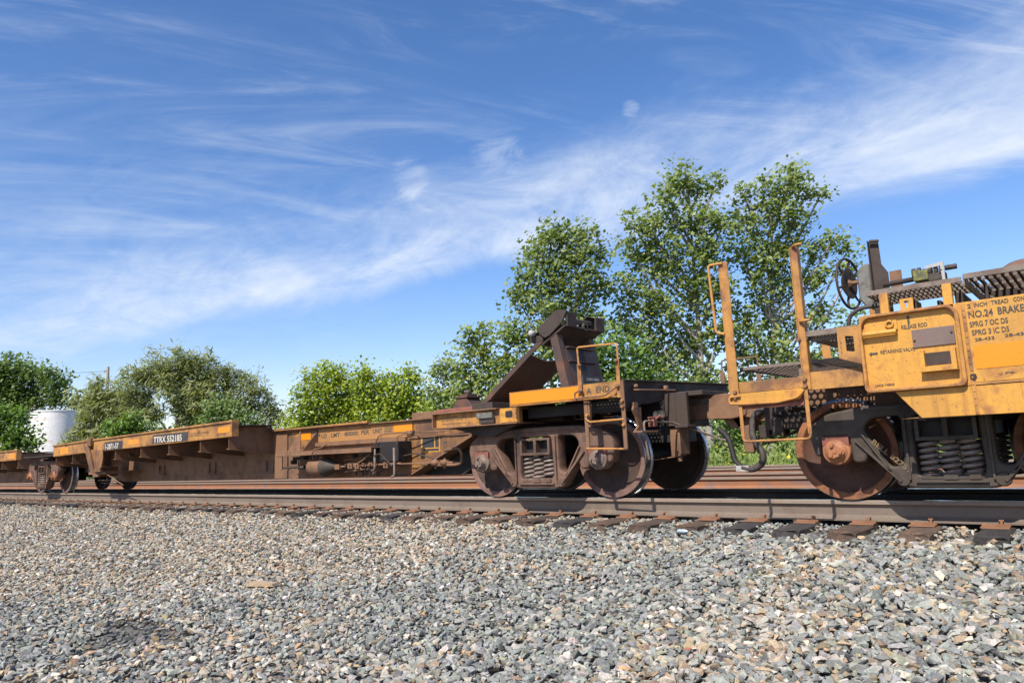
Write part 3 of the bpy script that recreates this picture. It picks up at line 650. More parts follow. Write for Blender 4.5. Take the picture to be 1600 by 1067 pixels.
# boxes and pedestal on the spine
b = B(); b.box(-8.25, -7.72, .32, 1.2, 1.117, 1.215); b.build('top_box', M['brown'], mid, bevel=.006)
b = B(); b.box(-7.70, -6.95, .30, 1.2, 1.117, 1.225); b.build('hitch_base', M['redrust'], mid, bevel=.006)
text('DANGER', -7.67, -7.45, 1.15, 1.19, .298, M['ink_faint'], mid)
b = B(); b.box(-6.72, -6.35, .02, .5, 1.142, 1.235); b.build('stop_block', M['brown_dark'], mid, bevel=.006)
b = B(); b.prism([(-7.50, 1.227), (-7.08, 1.227), (-7.2, 1.37), (-7.36, 1.37)], .42, .70); b.box(-7.40, -7.16, .40, .72, 1.372, 1.40); b.box(-7.37, -7.19, .45, .66, 1.402, 1.43)
b.lathe([(0, .07), (.035, .06), (.05, .03), (.04, 0)], (-7.28, .55, 1.43), 'Z', 12); b.prism([(-7.54, 1.227), (-7.50, 1.227), (-7.36, 1.36)], .52, .60); b.build('pedestal', M['hitch'], mid, bevel=.004)
# side channel of the end platform: A END
b = B(); b.box(-5.515, -4.0, -.60, -.585, 1.112, 1.262); b.box(-5.515, -4.0, -.62, -.50, 1.098, 1.111); b.box(-5.515, -4.0, -.60, -.53, 1.262, 1.270)
b.box(-5.53, -5.515, -.6, .3, 1.10, 1.27); b.build('side_channel', M['yellow_worn'], mid, bevel=.003)
b = B(); b.box(-5.508, -4.50, -.6045, -.6015, 1.125, 1.258); b.build('reflective_strip', M['reflect'], mid)
text('A', -4.425, -4.36, 1.160, 1.228, -.6025, M['ink'], mid); text('END', -4.295, -4.13, 1.162, 1.230, -.6025, M['ink'], mid)
b = B(); b.box(-5.515, -4.0, 2.165, 2.18, 1.11, 1.27); b.build('side_channel', M['yellow_worn'], mid)
o = solid(perforated(-4.62, -4.03, -.58, .36, 1.255).build('grating', M['walk'], mid), .006); tag(o, kind='stuff')
o = solid(perforated(-4.62, -4.03, 1.22, 2.16, 1.255).build('grating', M['walk'], mid), .006); tag(o, kind='stuff')
b = B(); b.box(-5.45, -4.05, .37, 1.21, 1.24, 1.262); b.box(-5.51, -4.63, -.58, .36, 1.24, 1.255); b.box(-5.51, -4.63, 1.22, 2.16, 1.24, 1.255); b.build('platform_plate', M['brown_dark'], mid)
# handrail, steps
b = B(); b.box(-4.515, -4.465, -.630, -.618, 1.10, 1.50); b.box(-4.02, -3.975, -.630, -.618, 1.09, 1.50); b.build('rail_post', M['post'], mid, bevel=.002)
b = B(); b.bent([(-4.49, -.624, 1.46), (-4.50, -.624, 1.685), (-3.99, -.624, 1.665), (-3.985, -.624, 1.46)], .011, 8, .03); b.build('handrail', M['orange_tube'], mid, smooth=50)
b = B(); b.bent([(-4.47, -.66, 1.20), (-4.545, -.66, 1.18), (-4.54, -.66, 1.118), (-4.15, -.66, 1.122), (-4.07, -.66, 1.17), (-4.0, -.64, 1.21)], .010, 8, .04)
for x, z in ((-4.47, 1.20), (-4.47, 1.48), (-4.0, 1.21), (-4.0, 1.48)): b.lathe([(0, -.03), (.018, -.03), (.022, -.01), (.022, 0)], (x, -.632, z), 'Y', 8)
b.build('grab_iron', M['brown'], mid, smooth=50)
b = B(); b.box(-4.47, -4.425, -.605, -.585, .57, 1.098); b.box(-3.985, -3.94, -.625, -.605, .55, 1.27); b.box(-4.425, -4.40, -.60, -.56, .8, 1.098)
b.build('step_post', M['brown'], mid, bevel=.003)
b = B(); b.tube([(-4.46, -.61, .572), (-3.95, -.61, .552)], .011, 8); b.build('step_rung', M['orange_tube'], mid)
b = B(); b.bent([(-4.44, -.62, .90), (-4.40, -.62, .855), (-3.96, -.62, .862)], .011, 8, .05); b.build('step_rung', M['orange_tube'], mid)
for x, z in ((-4.41, .93), (-3.962, 1.05), (-3.962, .99), (-3.962, .80)):
    b = B(); b.lathe([(0, -.03), (.014, -.028), (.02, -.01), (.02, 0)], (x, -.626, z), 'Y', 8); b.build('bolt', M['orange_tube'], mid, smooth=50)
# far side handrail
b = B(); b.bent([(-4.06, 2.2, 1.30), (-4.06, 2.2, 1.675), (-3.56, 2.2, 1.675), (-3.56, 2.2, 1.30)], .012, 8, .03); b.box(-4.09, -4.03, 2.19, 2.21, 1.2, 1.52); b.box(-3.59, -3.53, 2.19, 2.21, 1.15, 1.50); b.box(-4.0, -3.5, 2.17, 2.21, 1.13, 1.20); b.build('handrail', M['brown'], mid, smooth=50, label='dark far side handrail')
# end sill facing the coupler
b = B(); b.prismx([(-.53, 1.275), (2.2, 1.345), (2.2, 1.17), (.80, 1.14), (.0, 1.04), (-.16, 1.03), (-.30, .985), (-.53, .985)], -4.02, -4.0)
b.prismx([(-.60, 1.285), (-.52, 1.285), (-.52, .98), (-.60, .98)], -4.02, -3.975); b.prismx([(-.53, 1.285), (2.2, 1.352), (2.2, 1.342), (-.53, 1.272)], -4.02, -3.97)
b.build('end_sill', M['brown_dark'], mid, bevel=.003)
b = B(); b.bent([(-4.0, -.34, 1.18), (-3.93, -.34, 1.175), (-3.93, .54, 1.20), (-4.0, .54, 1.20)], .010, 8, .03); b.box(-4.0, -3.95, .33, .40, 1.19, 1.25); b.lathe([(0, .05), (.02, .04), (.025, 0)], (-3.99, -.32, 1.22), 'X', 8); b.build('grab_iron', M['brown'], mid, smooth=50)
b = B(); b.prismx([(-.44, 1.0), (-.38, 1.0), (-.36, .90), (-.25, .82), (-.22, .76), (-.34, .75), (-.44, .70), (-.46, .72), (-.36, .79), (-.40, .88), (-.46, .96)], -3.965, -3.94); b.box(-3.98, -3.95, -.42, -.33, .98, 1.04); b.prismx([(-.34, .99), (-.26, .99), (-.26, .85), (-.34, .85)], -3.97, -3.955)
b.box(-3.97, -3.86, -.44, -.08, .715, .735); b.build('lever_bracket', M['brown'], mid, bevel=.003)
b = B(); b.bent([(-3.86, -.33, .43), (-3.88, -.34, .62), (-3.88, -.36, .835), (-3.88, -.22, .835), (-3.88, .30, .82), (-3.62, .70, .66), (-3.50, .74, .60), (-3.42, .76, .60)], .012, 8, .05); b.build('uncoupling_lever', M['walk'], mid, smooth=50)
b = B(); b.box(-3.93, -3.86, -.17, -.10, .78, .86); b.tube([(-3.9, -.22, .875), (-3.85, .05, .88)], .010, 6); b.tube([(-3.9, -.20, .80), (-3.85, -.04, .90)], .010, 6); b.build('lever_clevis', M['redrust'], mid)
b = B(); b.prismx([(.36, .78), (1.22, .78), (1.22, 1.16), (.36, 1.16)], -4.0, -3.86); b.box(-3.86, -3.72, .36, .42, .77, 1.16); b.box(-3.86, -3.70, .30, .5, .755, .785); b.box(-3.86, -3.55, .42, 1.15, 1.115, 1.17); b.build('striker', M['brown_dark'], mid, bevel=.006)
b = B(); b.prism(rnd([(-4.10, .895), (-3.95, .895), (-3.95, .965), (-4.10, .965)], .035), .26, .30); b.build('draft_key', M['tread'], mid, smooth=40)
b = B(); b.box(-3.98, -3.86, .40, .55, .44, .76); b.box(-3.86, -3.83, .35, .58, .46, .76); b.tube([(-3.9, .45, .44), (-3.9, .45, .38)], .03, 8); b.tube([(-4.5, .1, .36), (-3.9, .42, .44)], .008, 6); b.build('brake_hanger', M['brown'], mid, bevel=.004)
b = B(); b.box(-4.45, -4.15, .1, .16, .50, .62); b.build('brake_shoe', M['brown'], mid)
b = B(); b.box(-3.9, -3.55, .66, .92, .85, 1.02); b.prism(rnd([(-3.60, .84), (-3.60, 1.02), (-3.50, 1.11), (-3.34, 1.12), (-3.2, 1.06), (-3.12, .98), (-3.14, .86), (-3.3, .83)], .03), .60, .98)
b.prism(rnd([(-3.46, .84), (-3.18, .84), (-3.22, .74), (-3.36, .72)], .03), .70, .90); b.build('coupler', M['brown'], mid, bevel=.008)
# retainer valve under the A END channel
b = B(); b.lathe([(0, 0), (.04, 0), (.045, .02), (.045, .09), (.03, .12)], (-5.03, .16, .985), 'X', 12); b.lathe([(.03, 0), (.055, 0), (.055, .025), (.035, .03), (.055, .05), (.055, .075), (.03, .09), (0, .09)], (-4.93, .16, 1.0), 'X', 12)
b.bent([(-5.08, .12, .985), (-5.10, .10, .93), (-4.86, .10, .925), (-4.83, .12, 1.0)], .009, 6, .03); b.box(-5.12, -4.78, .1, .2, 1.07, 1.085); b.box(-4.97, -4.86, .12, .2, 1.03, 1.07); b.tube([(-5.3, .2, .96), (-5.12, .15, .96)], .008, 6); b.build('brake_valve', M['walk'], mid, smooth=40)
b = B(); b.lathe([(0, -.02), (.022, -.018), (.025, 0)], (-5.0, .115, .985), 'Y', 10); b.build('valve_cap', M['orange_rust'], mid, smooth=50)
b = B()
for q in range(4): b.tube([(-4.72 + q * .03, .05, 1.0 - q * .03), (-4.45, -.1 + q * .02, .99 - q * .035)], .007, 6)
b.bent([(-4.75, .0, .82), (-4.65, -.05, .82), (-4.5, -.15, .76)], .010, 6, .04); b.build('brake_pipe', M['brown'], mid)
# ---- trailer hitch
h = empty('trailer_hitch', (-5.5, .8, 1.25), mid)
HX = .40
def slab(mb, p0, p1, w, y0, y1):   # thick bar from p0 to p1 in the x-z plane
    d = Vector((p1[0] - p0[0], p1[1] - p0[1])).normalized(); n_ = Vector((-d.y, d.x)) * w / 2
    return mb.prism([(p0[0] + n_.x, p0[1] + n_.y), (p1[0] + n_.x, p1[1] + n_.y), (p1[0] - n_.x, p1[1] - n_.y), (p0[0] - n_.x, p0[1] - n_.y)], y0, y1)
for y0, y1 in ((.35, .47), (1.10, 1.22)):
    b = B(); slab(b, (-5.535, 2.06), (-5.335, 1.12), .12, y0, y1); b.build('hitch_leg', M['hitch'], h, bevel=.005)
b = B(); slab(b, (-5.44, 1.90), (-5.31, 1.12), .02, .47, 1.10); b.box(-5.47, -5.38, .47, 1.10, 1.885, 1.905); b.box(-5.42, -5.355, .47, 1.10, 1.70, 1.715); b.build('hitch_web', M['hitch'], h, bevel=.002)
b = B(); slab(b, (-5.425, 1.88), (-5.345, 1.40), .022, .72, .86); b.build('web_slot', M['black'], h)
b = B(); b.prismx([(1.14 - .50, 1.16), (1.09, 1.16), (1.09, 1.52), (.64, 1.52)], -5.345, -5.295); b.build('data_plate', M['stencil'], h)
# small white lettering on the web (faces right along the track)
def textx(s, y0, y1, z0, z1, x, mat, parent):
    o = text(s, 0, 1, 0, 1, 0, mat, parent); me = o.data; pw = WL[parent.name]
    for v in me.vertices:
        u_, v_ = v.co.x + pw.x, v.co.z + pw.z
        v.co = (x - pw.x, y0 + (y1 - y0) * u_ - pw.y, z0 + (z1 - z0) * v_ - pw.z)
    return o
textx('LUBRICATED', .72, 1.02, 1.455, 1.49, -5.292, M['ink_white'], h); textx('PB 3-05', .72, .97, 1.36, 1.395, -5.292, M['ink_white'], h)
b = B(); slab(b, (-5.72, 2.02), (-6.86, 1.22), .07, .35, .372); slab(b, (-5.72, 2.02), (-6.86, 1.22), .085, 1.20, 1.222); b.build('strut_flange', M['hitch'], h, bevel=.003)
b = B(); b.add([(-5.93, .372, 1.84), (-6.0, .80, 1.80), (-5.93, 1.2, 1.84), (-6.84, 1.2, 1.19), (-6.84, .372, 1.19)], [(0, 1, 2, 3, 4)]); o = b.build('strut_plate', M['hitch'], h); solid(o, .015)
HD = [(-5.455, 2.375), (-5.27, 2.345), (-5.36, 2.20), (-5.53, 2.08), (-5.56, 2.06), (-5.645, 2.03), (-5.735, 2.09), (-5.765, 2.17)]
b = B(); b.prism(HD, .32, .345); b.prism(HD, 1.225, 1.25)
slab(b, (-5.44, 2.37), (-5.84, 2.09), .02, .345, .54); slab(b, (-5.44, 2.37), (-5.84, 2.09), .02, 1.04, 1.225); slab(b, (-5.60, 2.24), (-5.90, 2.03), .02, .62, .95)
slab(b, (-5.33, 2.16), (-5.72, 1.95), .03, .345, 1.225); slab(b, (-5.70, 2.035), (-5.92, 2.045), .085, .345, 1.225); b.box(-5.31, -5.285, .345, .56, 2.14, 2.33); b.box(-5.31, -5.285, 1.02, 1.225, 2.14, 2.33)
b.build('hitch_head', M['brown_dark'], h, bevel=.005)
b = B(); b.box(-5.72, -5.64, .315, .319, 2.10, 2.12); b.tube([(-5.42, .56, 2.27), (-5.40, 1.05, 2.27)], .025, 8); b.lathe([(.028, 0), (.055, 0), (.055, .03), (.028, .03)], (-5.34, .80, 2.18), 'X', 12); b.box(-5.40, -5.34, .60, 1.0, 2.22, 2.245); b.build('kingpin_lock', M['truck_dark'], h)
b = B(); b.lathe([(0, -.04), (.028, -.038), (.042, -.02), (.042, .04), (.03, .05)], (-5.84, .29, 2.115), 'Y', 16); b.build('roller', M['whitep'], h, smooth=50)
b = B(); b.box(-6.95, -6.55, .34, .50, 1.12, 1.24); b.box(-6.95, -6.55, 1.08, 1.24, 1.12, 1.24); b.box(-5.50, -5.15, .33, 1.24, 1.117, 1.15); b.build('hinge_lug', M['hitch'], h, bevel=.004)
# ---- brake rig on the side of the sill
SY = -.16
b = B(); b.box(-11.15, -8.62, SY - .02, SY + .01, .655, .715); b.box(-11.15, -8.62, SY - .02, Y3, .716, .728); b.build('brake_shelf', M['brown'], mid, bevel=.003)
b = B(); b.box(-11.13, -10.98, SY - .01, SY + .01, .43, .654); b.box(-11.02, -10.83, SY, SY + .04, .42, .44); b.build('shelf_post', M['brown'], mid)
b = B(); b.box(-9.02, -8.70, -.10, Y3 - .02, .62, .735); b.box(-9.0, -8.3, .02, Y3 - .02, .52, .72); b.build('air_reservoir', M['brown_dark'], mid, bevel=.01)
b = B(); b.box(-8.75, -8.22, .0, Y3 - .02, .50, .80); b.build('slack_adjuster_box', M['black'], mid, bevel=.01)
b = B(); b.lathe([(0, -.02), (.125, -.02), (.14, 0), (.14, .30), (.15, .31), (.15, .34)], (-10.36, .02, .455), 'X', 24); b.box(-10.3, -10.0, -.05, .1, .59, .66); b.build('brake_cylinder', M['brown'], mid, smooth=40)
for q in range(3):
    b = B(); b.tube([(-10.27 + q * .1, -.09, .66), (-10.27 + q * .1, -.10, .58)], .016, 6); b.build('bolt', M['brown_dark'], mid)
b = B(); b.lathe([(.158, 0), (.158, .03), (.15, .045), (.055, .30), (.045, .36), (0, .37)], (-10.02, .02, .455), 'X', 24); b.build('cylinder_cone', M['truck_dark'], mid, smooth=40)
b = B(); b.box(-9.70, -9.58, -.04, .06, .41, .49); b.tube([(-9.6, 0, .45), (-8.1, -.05, .47)], .016, 8); b.tube([(-9.5, 0, .55), (-8.8, 0, .60)], .009, 6); b.tube([(-9.5, .05, .60), (-9.1, .05, .66)], .009, 6)
for x in (-9.35, -9.18, -9.0, -8.85, -8.5): b.box(x, x + .10, -.05, .03, .43 + .02 * math.sin(x * 9), .50); b.lathe([(0, -.02), (.02, -.018), (.02, 0)], (x + .05, -.05, .47), 'Y', 8)
b.tube([(-9.3, 0, .38), (-8.85, 0, .41)], .013, 6); b.tube([(-9.25, -.02, .50), (-9.05, 0, .40)], .018, 6); b.tube([(-8.9, 0, .36), (-8.7, 0, .50)], .010, 6)
b.build('brake_rod', M['brown'], mid, smooth=50)
b = B(); b.tube([(-11.0, SY + .02, .46), (-10.72, 0, .47)], .018, 8); b.tube([(-10.75, 0, .62), (-10.75, 0, .42)], .010, 6); b.lathe([(0, 0), (.035, 0), (.035, .08), (.02, .1)], (-10.68, 0, .46), 'X', 10); b.box(-10.92, -10.6, .0, .2, .585, .64); b.box(-10.8, -10.7, -.03, .05, .44, .49); b.build('release_valve', M['brown_dark'], mid, smooth=50)
b = B()
for x in (-8.63, -8.19):
    b.bent([(x, -.10, .70), (x, -.10, .40 if x < -8.5 else .30), (x - .07, -.10, .375 if x < -8.5 else .28)], .018, 8, .04)
b.build('rod_hanger', M['walk'], mid, smooth=50)
b = B()
for x in (-9.18, -9.10): b.box(x, x + .022, .1, .12, .30, .655)
b.box(-9.35, -9.33, .1, .12, .30, .5); b.box(-8.45, -8.43, .1, .12, .28, .45); b.box(-8.45, -8.15, .1, .12, .29, .31); b.tube([(-8.4, .08, .30), (-8.3, .08, .42)], .01, 6); b.build('safety_hanger', M['brown_dark'], mid)
b = B(); b.bent([(-8.69, -.05, .74), (-8.60, -.05, .90), (-8.45, 0, .925), (-7.6, .2, .905), (-7.0, .22, .935)], .010, 8, .08); b.bent([(-8.20, -.03, .72), (-8.20, -.03, .87), (-8.0, .0, .90), (-7.85, .05, .87), (-7.85, .1, .82)], .010, 8, .05)
b.box(-7.99, -7.90, -.03, .05, .86, .94); b.bent([(-10.1, -.18, .67), (-10.05, -.18, .74), (-9.98, -.1, .76), (-9.95, 0, .82)], .012, 8, .03); b.build('air_pipe', M['brown'], mid, smooth=50)
for k, (x0, z0, x1, z1, y, r) in enumerate(((-10.55, .52, -9.95, .64, .12, .009), (-9.55, .36, -8.9, .33, .05, .010), (-9.05, .50, -8.75, .64, -.08, .012), (-8.62, .60, -8.22, .44, -.12, .010), (-9.6, .68, -9.0, .68, -.12, .012), (-8.95, .30, -8.5, .52, .12, .009), (-11.0, .34, -10.4, .38, .15, .010), (-8.2, .58, -7.5, .50, .1, .010))):
    b = B(); b.bent([(x0, y, z0), (x0 * .6 + x1 * .4, y - .02, z0 + .03), (x1, y, z1)], r, 6, .05); b.build('brake_link', M['brown_dark' if k % 2 else 'brown'], mid, smooth=50)
for x, z in ((-9.42, .47), (-9.08, .50), (-8.88, .40), (-8.52, .52), (-9.25, .60), (-8.75, .33), (-10.9, .55)):
    b = B(); b.box(x - .03, x + .03, -.02, .06, z - .035, z + .035); b.lathe([(0, -.05), (.022, -.045), (.026, -.02)], (x, .0, z), 'Y', 8); b.build('clevis', M['brown_dark'], mid, bevel=.003)
b = B(); b.box(-8.08, -7.28, -.12, -.07, .455, .475); b.bent([(-7.15, -.09, .625), (-7.0, -.09, .645), (-6.88, -.09, .645), (-6.83, -.09, .58), (-6.84, -.09, .45), (-6.95, -.09, .43), (-7.35, -.09, .43)], .022, 8, .07)
for x in (-7.38, -7.2): b.box(x, x + .09, -.14, -.04, .43, .50); b.tube([(x + .04, -.09, .38), (x + .04, -.09, .52)], .018, 6)
b.tube([(-7.3, -.09, .46), (-6.9, -.09, .46)], .016, 8); b.build('truck_lever', M['brown'], mid, smooth=50)
b = B(); b.prism([(-8.25, .27), (-7.4, .27), (-6.9, .62), (-6.9, .80)], .55, 1.0); b.build('sill_underside', M['black'], mid)
truck(mid, -5.40, M['truck_brown'], M['wheel_b'], M['redrust'], M['cap'], 'brown', 'purple brown truck under the A END')
# ---- trailer deck
def dz(x): return np.interp(x, [-20.3, -18, -11.8], [1.175, 1.212, 1.285])
def deck(x0, x1, parent, z0=None, z1=None, mat='yellow_worn'):
    z0 = dz(x0) if z0 is None else z0; z1 = dz(x1) if z1 is None else z1
    for s_, (ya, yb) in ((1, (-.60, -.588)), (-1, (2.168, 2.18))):
        b = B(); b.prism([(x0, z0 - .24), (x1, z1 - .235), (x1, z1), (x0, z0)], ya, yb)
        if s_ == 1:
            b.prism([(x0, z0), (x1, z1), (x1, z1 + .035), (x0, z0 + .03)], ya - .03, ya + .04); b.prism([(x0, z0 - .252), (x1, z1 - .247), (x1, z1 - .236), (x0, z0 - .241)], ya, ya + .08)
            b.box(x1, x1 + .02, ya - .03, ya + .1, z1 - .247, z1 + .035)
        b.build('deck_side', M[mat], parent, bevel=.003)
    b = B(); b.prism([(x0, z0 - .06), (x1, z1 - .06), (x1, z1 - .045), (x0, z0 - .045)], -.587, Y3 - .01); b.prism([(x0, z0 - .06), (x1, z1 - .06), (x1, z1 - .045), (x0, z0 - .045)], 1.29, 2.167); b.build('deck_plate', M['brown_dark'], parent)
def gusset(x, parent, z, mat):
    b = B(); b.prismx([(-.56, z - .245), (-.56, z - .45), (Y3, z - .56), (Y3, z - .07), (-.5, z - .07)], x, x + .014); b.prismx([(-.57, z - .462), (-.57, z - .448), (Y3, z - .558), (Y3, z - .572)], x - .05, x + .06)
    b.build('crossbearer', M[mat], parent, bevel=.002)
    b = B(); b.prismx([(2.14, z - .245), (2.14, z - .45), (1.29, z - .56), (1.29, z - .07), (2.0, z - .07)], x, x + .014); b.build('crossbearer', M[mat], parent)
deck(-17.80, -11.82, mid); deck(-20.27, -18.03, mid)
for x, mt_ in ((-16.75, 'brown'), (-15.5, 'brown'), (-14.27, 'brown'), (-13.04, 'brown'), (-12.03, 'brown'), (-20.2, 'yellow_dirty'), (-19.15, 'yellow_dirty')): gusset(x, mid, float(dz(x)), mt_)
for x0, x1, z0, z1 in ((-17.22, -16.28, .985, 1.155), (-14.88, -13.42, 1.03, 1.20)):
    b = B(); b.box(x0, x1, -.6035, -.6015, z0, z1); b.build('number_panel', M['stencil'], mid)
text('1-2871-57', -17.17, -16.48, .995, 1.115, -.6045, M['ink_white'], mid, 'car_number'); text('TTRX 552185', -14.83, -13.66, 1.04, 1.165, -.6045, M['ink_white'], mid, 'car_number')
text('PLATE\n  C', -13.62, -13.46, 1.07, 1.17, -.6045, M['ink_faint'], mid)
text('DO NOT HUMP UNLOADED\nFOR TRAILER USE', -13.3, -12.65, 1.10, 1.17, -.6025, M['ink_faint'], mid); text('NO STEP', -12.4, -12.05, 1.075, 1.10, -.6025, M['ink_faint'], mid)
for x0, x1, z0, z1 in ((-16.02, -15.5, 1.055, 1.155), (-12.32, -11.9, 1.12, 1.22), (-19.82, -19.3, .97, 1.13)):
    b = B(); b.box(x0, x1, -.6045, -.6015, z0, z1); b.build('reflector', M['reflect'], mid)
# articulation arm at the left end of the unit
b = B(); b.prism(rnd([(-18.22, 1.10), (-17.98, 1.10), (-17.62, .50), (-17.78, .50)], .02), -.66, -.62); b.prism([(-18.0, 1.02), (-17.3, .99), (-17.3, .62), (-17.55, .53), (-17.75, .60)], -.61, -.60); b.bent([(-17.28, -.62, 1.0), (-17.22, -.62, .80), (-17.28, -.62, .64)], .02, 6, .06)
b.box(-18.05, -17.85, -.66, -.58, 1.10, 1.28); b.tube([(-18.0, -.62, 1.26), (-17.9, -.62, 1.12)], .03, 8); b.build('stanchion', M['yellow_dirty'], mid, bevel=.004)
b = B(); b.box(-18.3, -17.4, -.5, .3, .46, .52); b.tube([(-17.5, -.5, .52), (-16.9, -.3, .20)], .012, 6); b.tube([(-19.6, .2, .30), (-17.6, -.3, .32)], .012, 6); b.tube([(-19.4, .2, .24), (-18.0, .1, .20)], .010, 6); b.box(-18.6, -18.2, -.3, .1, .40, .62); b.prism([(-17.0, .82), (-16.6, .82), (-16.75, .90), (-16.86, .96)], -.3, -.2); b.build('hand_brake_linkage', M['brown'], mid)
b = B(); b.box(-20.6, -19.9, .25, 1.33, .50, .95); b.prism([(-23.0, .60), (-20.0, .60), (-20.0, .95), (-23.0, .92)], .42, 1.16); b.build('articulation_joint', M['brown_dark'], mid, bevel=.01)
truck(mid, -21.92, M['truck_brown'], M['wheel_b'], M['redrust'], M['capo'], 'left', 'shared truck between two units with orange bearing cap')

# ------------------------------------------------------------------ the next unit on the far left
lf = tag(empty('articulated_flat_car', (-30, .79, 0)), 'next platform unit cut off by the left edge, dark sill and yellow side', 'railcar')
b = B(); b.box(-40, -23.3, .30, 1.28, .27, .97); b.build('centre_sill', M['brown'], lf, bevel=.006)
b = B(); b.box(-27.5, -20.7, Y3 - .1, 1.38, .975, 1.01); b.build('top_flange', M['brown'], lf)
b = B(); b.box(-24.5, -22.0, Y3, 1.28, .62, .97); b.build('sill_nose', M['brown_dark'], lf)
b = B(); b.prism([(-22.75, .95), (-20.35, .95), (-20.35, .975), (-22.75, .975)], -.5, .3); b.build('walkway', M['brown_dark'], lf)
for x0 in (-40,): deck(x0, -22.93, lf, 1.15, 1.155)
for x in (-22.97, -24.3, -25.6, -27): gusset(x, lf, 1.15, 'brown')
for x0, x1 in ((-23.6, -23.1), (-24.8, -24.4)):
    b = B(); b.box(x0, x1, -.6045, -.6015, .95, 1.10); b.build('reflector', M['reflect'], lf)

# ------------------------------------------------------------------ the yellow car on the right
rc = tag(empty('spine_car', (1, .79, 0)), 'yellow freight car at the right edge with end platform, brake wheel and walkways', 'railcar')
FY = -.75
b = B(); b.box(-1.555, 6, FY, FY + .03, .925, 1.568); b.box(-.80, 6, FY - .006, FY, .945, 1.56); b.build('side_panel', M['yellow'], rc, bevel=.004)
b = B(); b.prism([(-1.35, .922), (6, .922), (6, .70), (-1.18, .70)], FY + .004, FY + .03); b.prism([(-.80, .922), (6, .922), (6, .70), (-.80, .70)], FY - .002, FY + .003); b.build('lower_panel', M['yellow'], rc, bevel=.003)
b = B(); b.prism([(-1.34, .70), (6, .70), (6, .71), (-1.19, .71)], FY + .03, FY + .12); b.box(-.815, -.79, FY - .012, FY, .705, 1.55); b.box(-.80, 6, FY - .010, FY - .002, .925, .944); b.build('panel_seam', M['yellow_worn'], rc, bevel=.002)
b = B()
for i in range(16): b.lathe([(0, -.006), (.006, -.005), (.008, 0)], (-.803 + random.uniform(-.002, .002), FY - .012, .725 + i * .052), 'Y', 6)
tag(b.build('rivets', M['yellow_worn'], rc), kind='stuff')
# raised rim round the pocket panel
rim_o = [(-1.56, .925), (-.835, .925), (-.835, 1.50), (-.885, 1.565), (-1.50, 1.565), (-1.56, 1.50)]
rim_i = [(-1.535, .95), (-.865, .95), (-.865, 1.49), (-.90, 1.54), (-1.49, 1.54), (-1.535, 1.49)]
me = plate(rnd(rim_o, .05), [rnd(rim_i, .05)], FY - .045, FY + .0, .006, 'pocket_rim'); me.materials.append(M['post']); me.transform(Matrix.Translation(-WL[rc.name])); o = bpy.data.objects.new('pocket_rim', me); link(o, rc, WL[rc.name])
b = B(); b.box(-1.52, -1.27, FY - .014, FY - .002, 1.415, 1.50); b.tube([(-1.53, FY - .045, 1.405), (-1.275, FY - .045, 1.405)], .020, 10); b.lathe([(.02, -.02), (.034, -.018), (.034, 0)], (-1.325, FY - .014, 1.47), 'Y', 12); b.box(-1.29, -1.275, FY - .05, FY - .002, 1.385, 1.43); b.build('latch_handle', M['yellow'], rc, bevel=.003)
b = B(); b.box(-1.175, -.88, FY - .012, FY - .002, 1.255, 1.40); b.build('cover_plate', M['dull'], rc, bevel=.003)
b = B()
for x, z in ((-1.16, 1.31), (-.90, 1.345)): b.lathe([(0, -.004), (.010, -.003), (.010, 0)], (x, FY - .012, z), 'Y', 8)
b.build('bolt', M['black'], rc)
b = B(); b.m = 1; b.box(-1.10, -.92, FY - .003, FY - .001, 1.105, 1.205); b.m = 0; b.box(-1.135, -1.10, FY - .06, FY - .001, 1.07, 1.225); b.box(-.92, -.885, FY - .06, FY - .001, 1.07, 1.225); b.prism([(-1.14, 1.055), (-.88, 1.055), (-.905, 1.095), (-1.11, 1.095)], FY - .065, FY - .001)
b.build('card_holder', [M['yellow'], M['brown_dark']], rc, bevel=.004)
def arrow(x, z, dx, dz_, L_, w=.016):
    d_ = Vector((dx, dz_)); n_ = Vector((-dz_, dx)); P = lambda a, c_: (x + d_.x * a + n_.x * c_, z + d_.y * a + n_.y * c_)
    b = B(); b.prism([P(-L_ / 2, -w / 2), P(L_ / 6, -w / 2), P(L_ / 6, -w), P(L_ / 2, 0), P(L_ / 6, w), P(L_ / 6, w / 2), P(-L_ / 2, w / 2)], FY - .0035, FY - .0015); b.build('arrow_mark', M['ink'], rc)
arrow(-1.188, 1.49, 0, 1, .07); arrow(-1.475, 1.245, -1, 0, .068)
text('RELEASE ROD', -1.245, -1.06, 1.415, 1.45, FY - .003, M['ink'], rc); text('RETAINING VALVE', -1.42, -1.165, 1.235, 1.265, FY - .003, M['ink'], rc); text('JACK HERE', -1.49, -1.345, .965, .992, FY - .003, M['ink'], rc)
for tx, xa_, xb_, za_, zb_ in (('2', -.775, -.75, 1.512, 1.545), ('INCH', -.73, -.645, 1.514, 1.547), ('TREAD', -.62, -.51, 1.516, 1.549), ('CONTACT', -.48, -.33, 1.518, 1.551), ('NO.24', -.775, -.615, 1.435, 1.490), ('BRAKE', -.585, -.42, 1.438, 1.493), ('BEAMS', -.39, -.22, 1.440, 1.495)):
    text(tx, xa_, xb_, za_, zb_, FY - .009, M['ink'], rc)
text('SPRG 7 OC D5', -.775, -.53, 1.365, 1.408, FY - .009, M['ink'], rc); text('SPRG 3 IC D5', -.768, -.53, 1.300, 1.343, FY - .009, M['ink'], rc); text('28-433', -.755, -.63, 1.255, 1.28, FY - .009, M['ink'], rc); text('28-433', -.565, -.42, 1.262, 1.287, FY - .009, M['ink'], rc)
b = B(); b.box(-.772, .6, FY - .0095, FY - .0075, 1.045, 1.225); b.build('reflector', M['reflect'], rc)
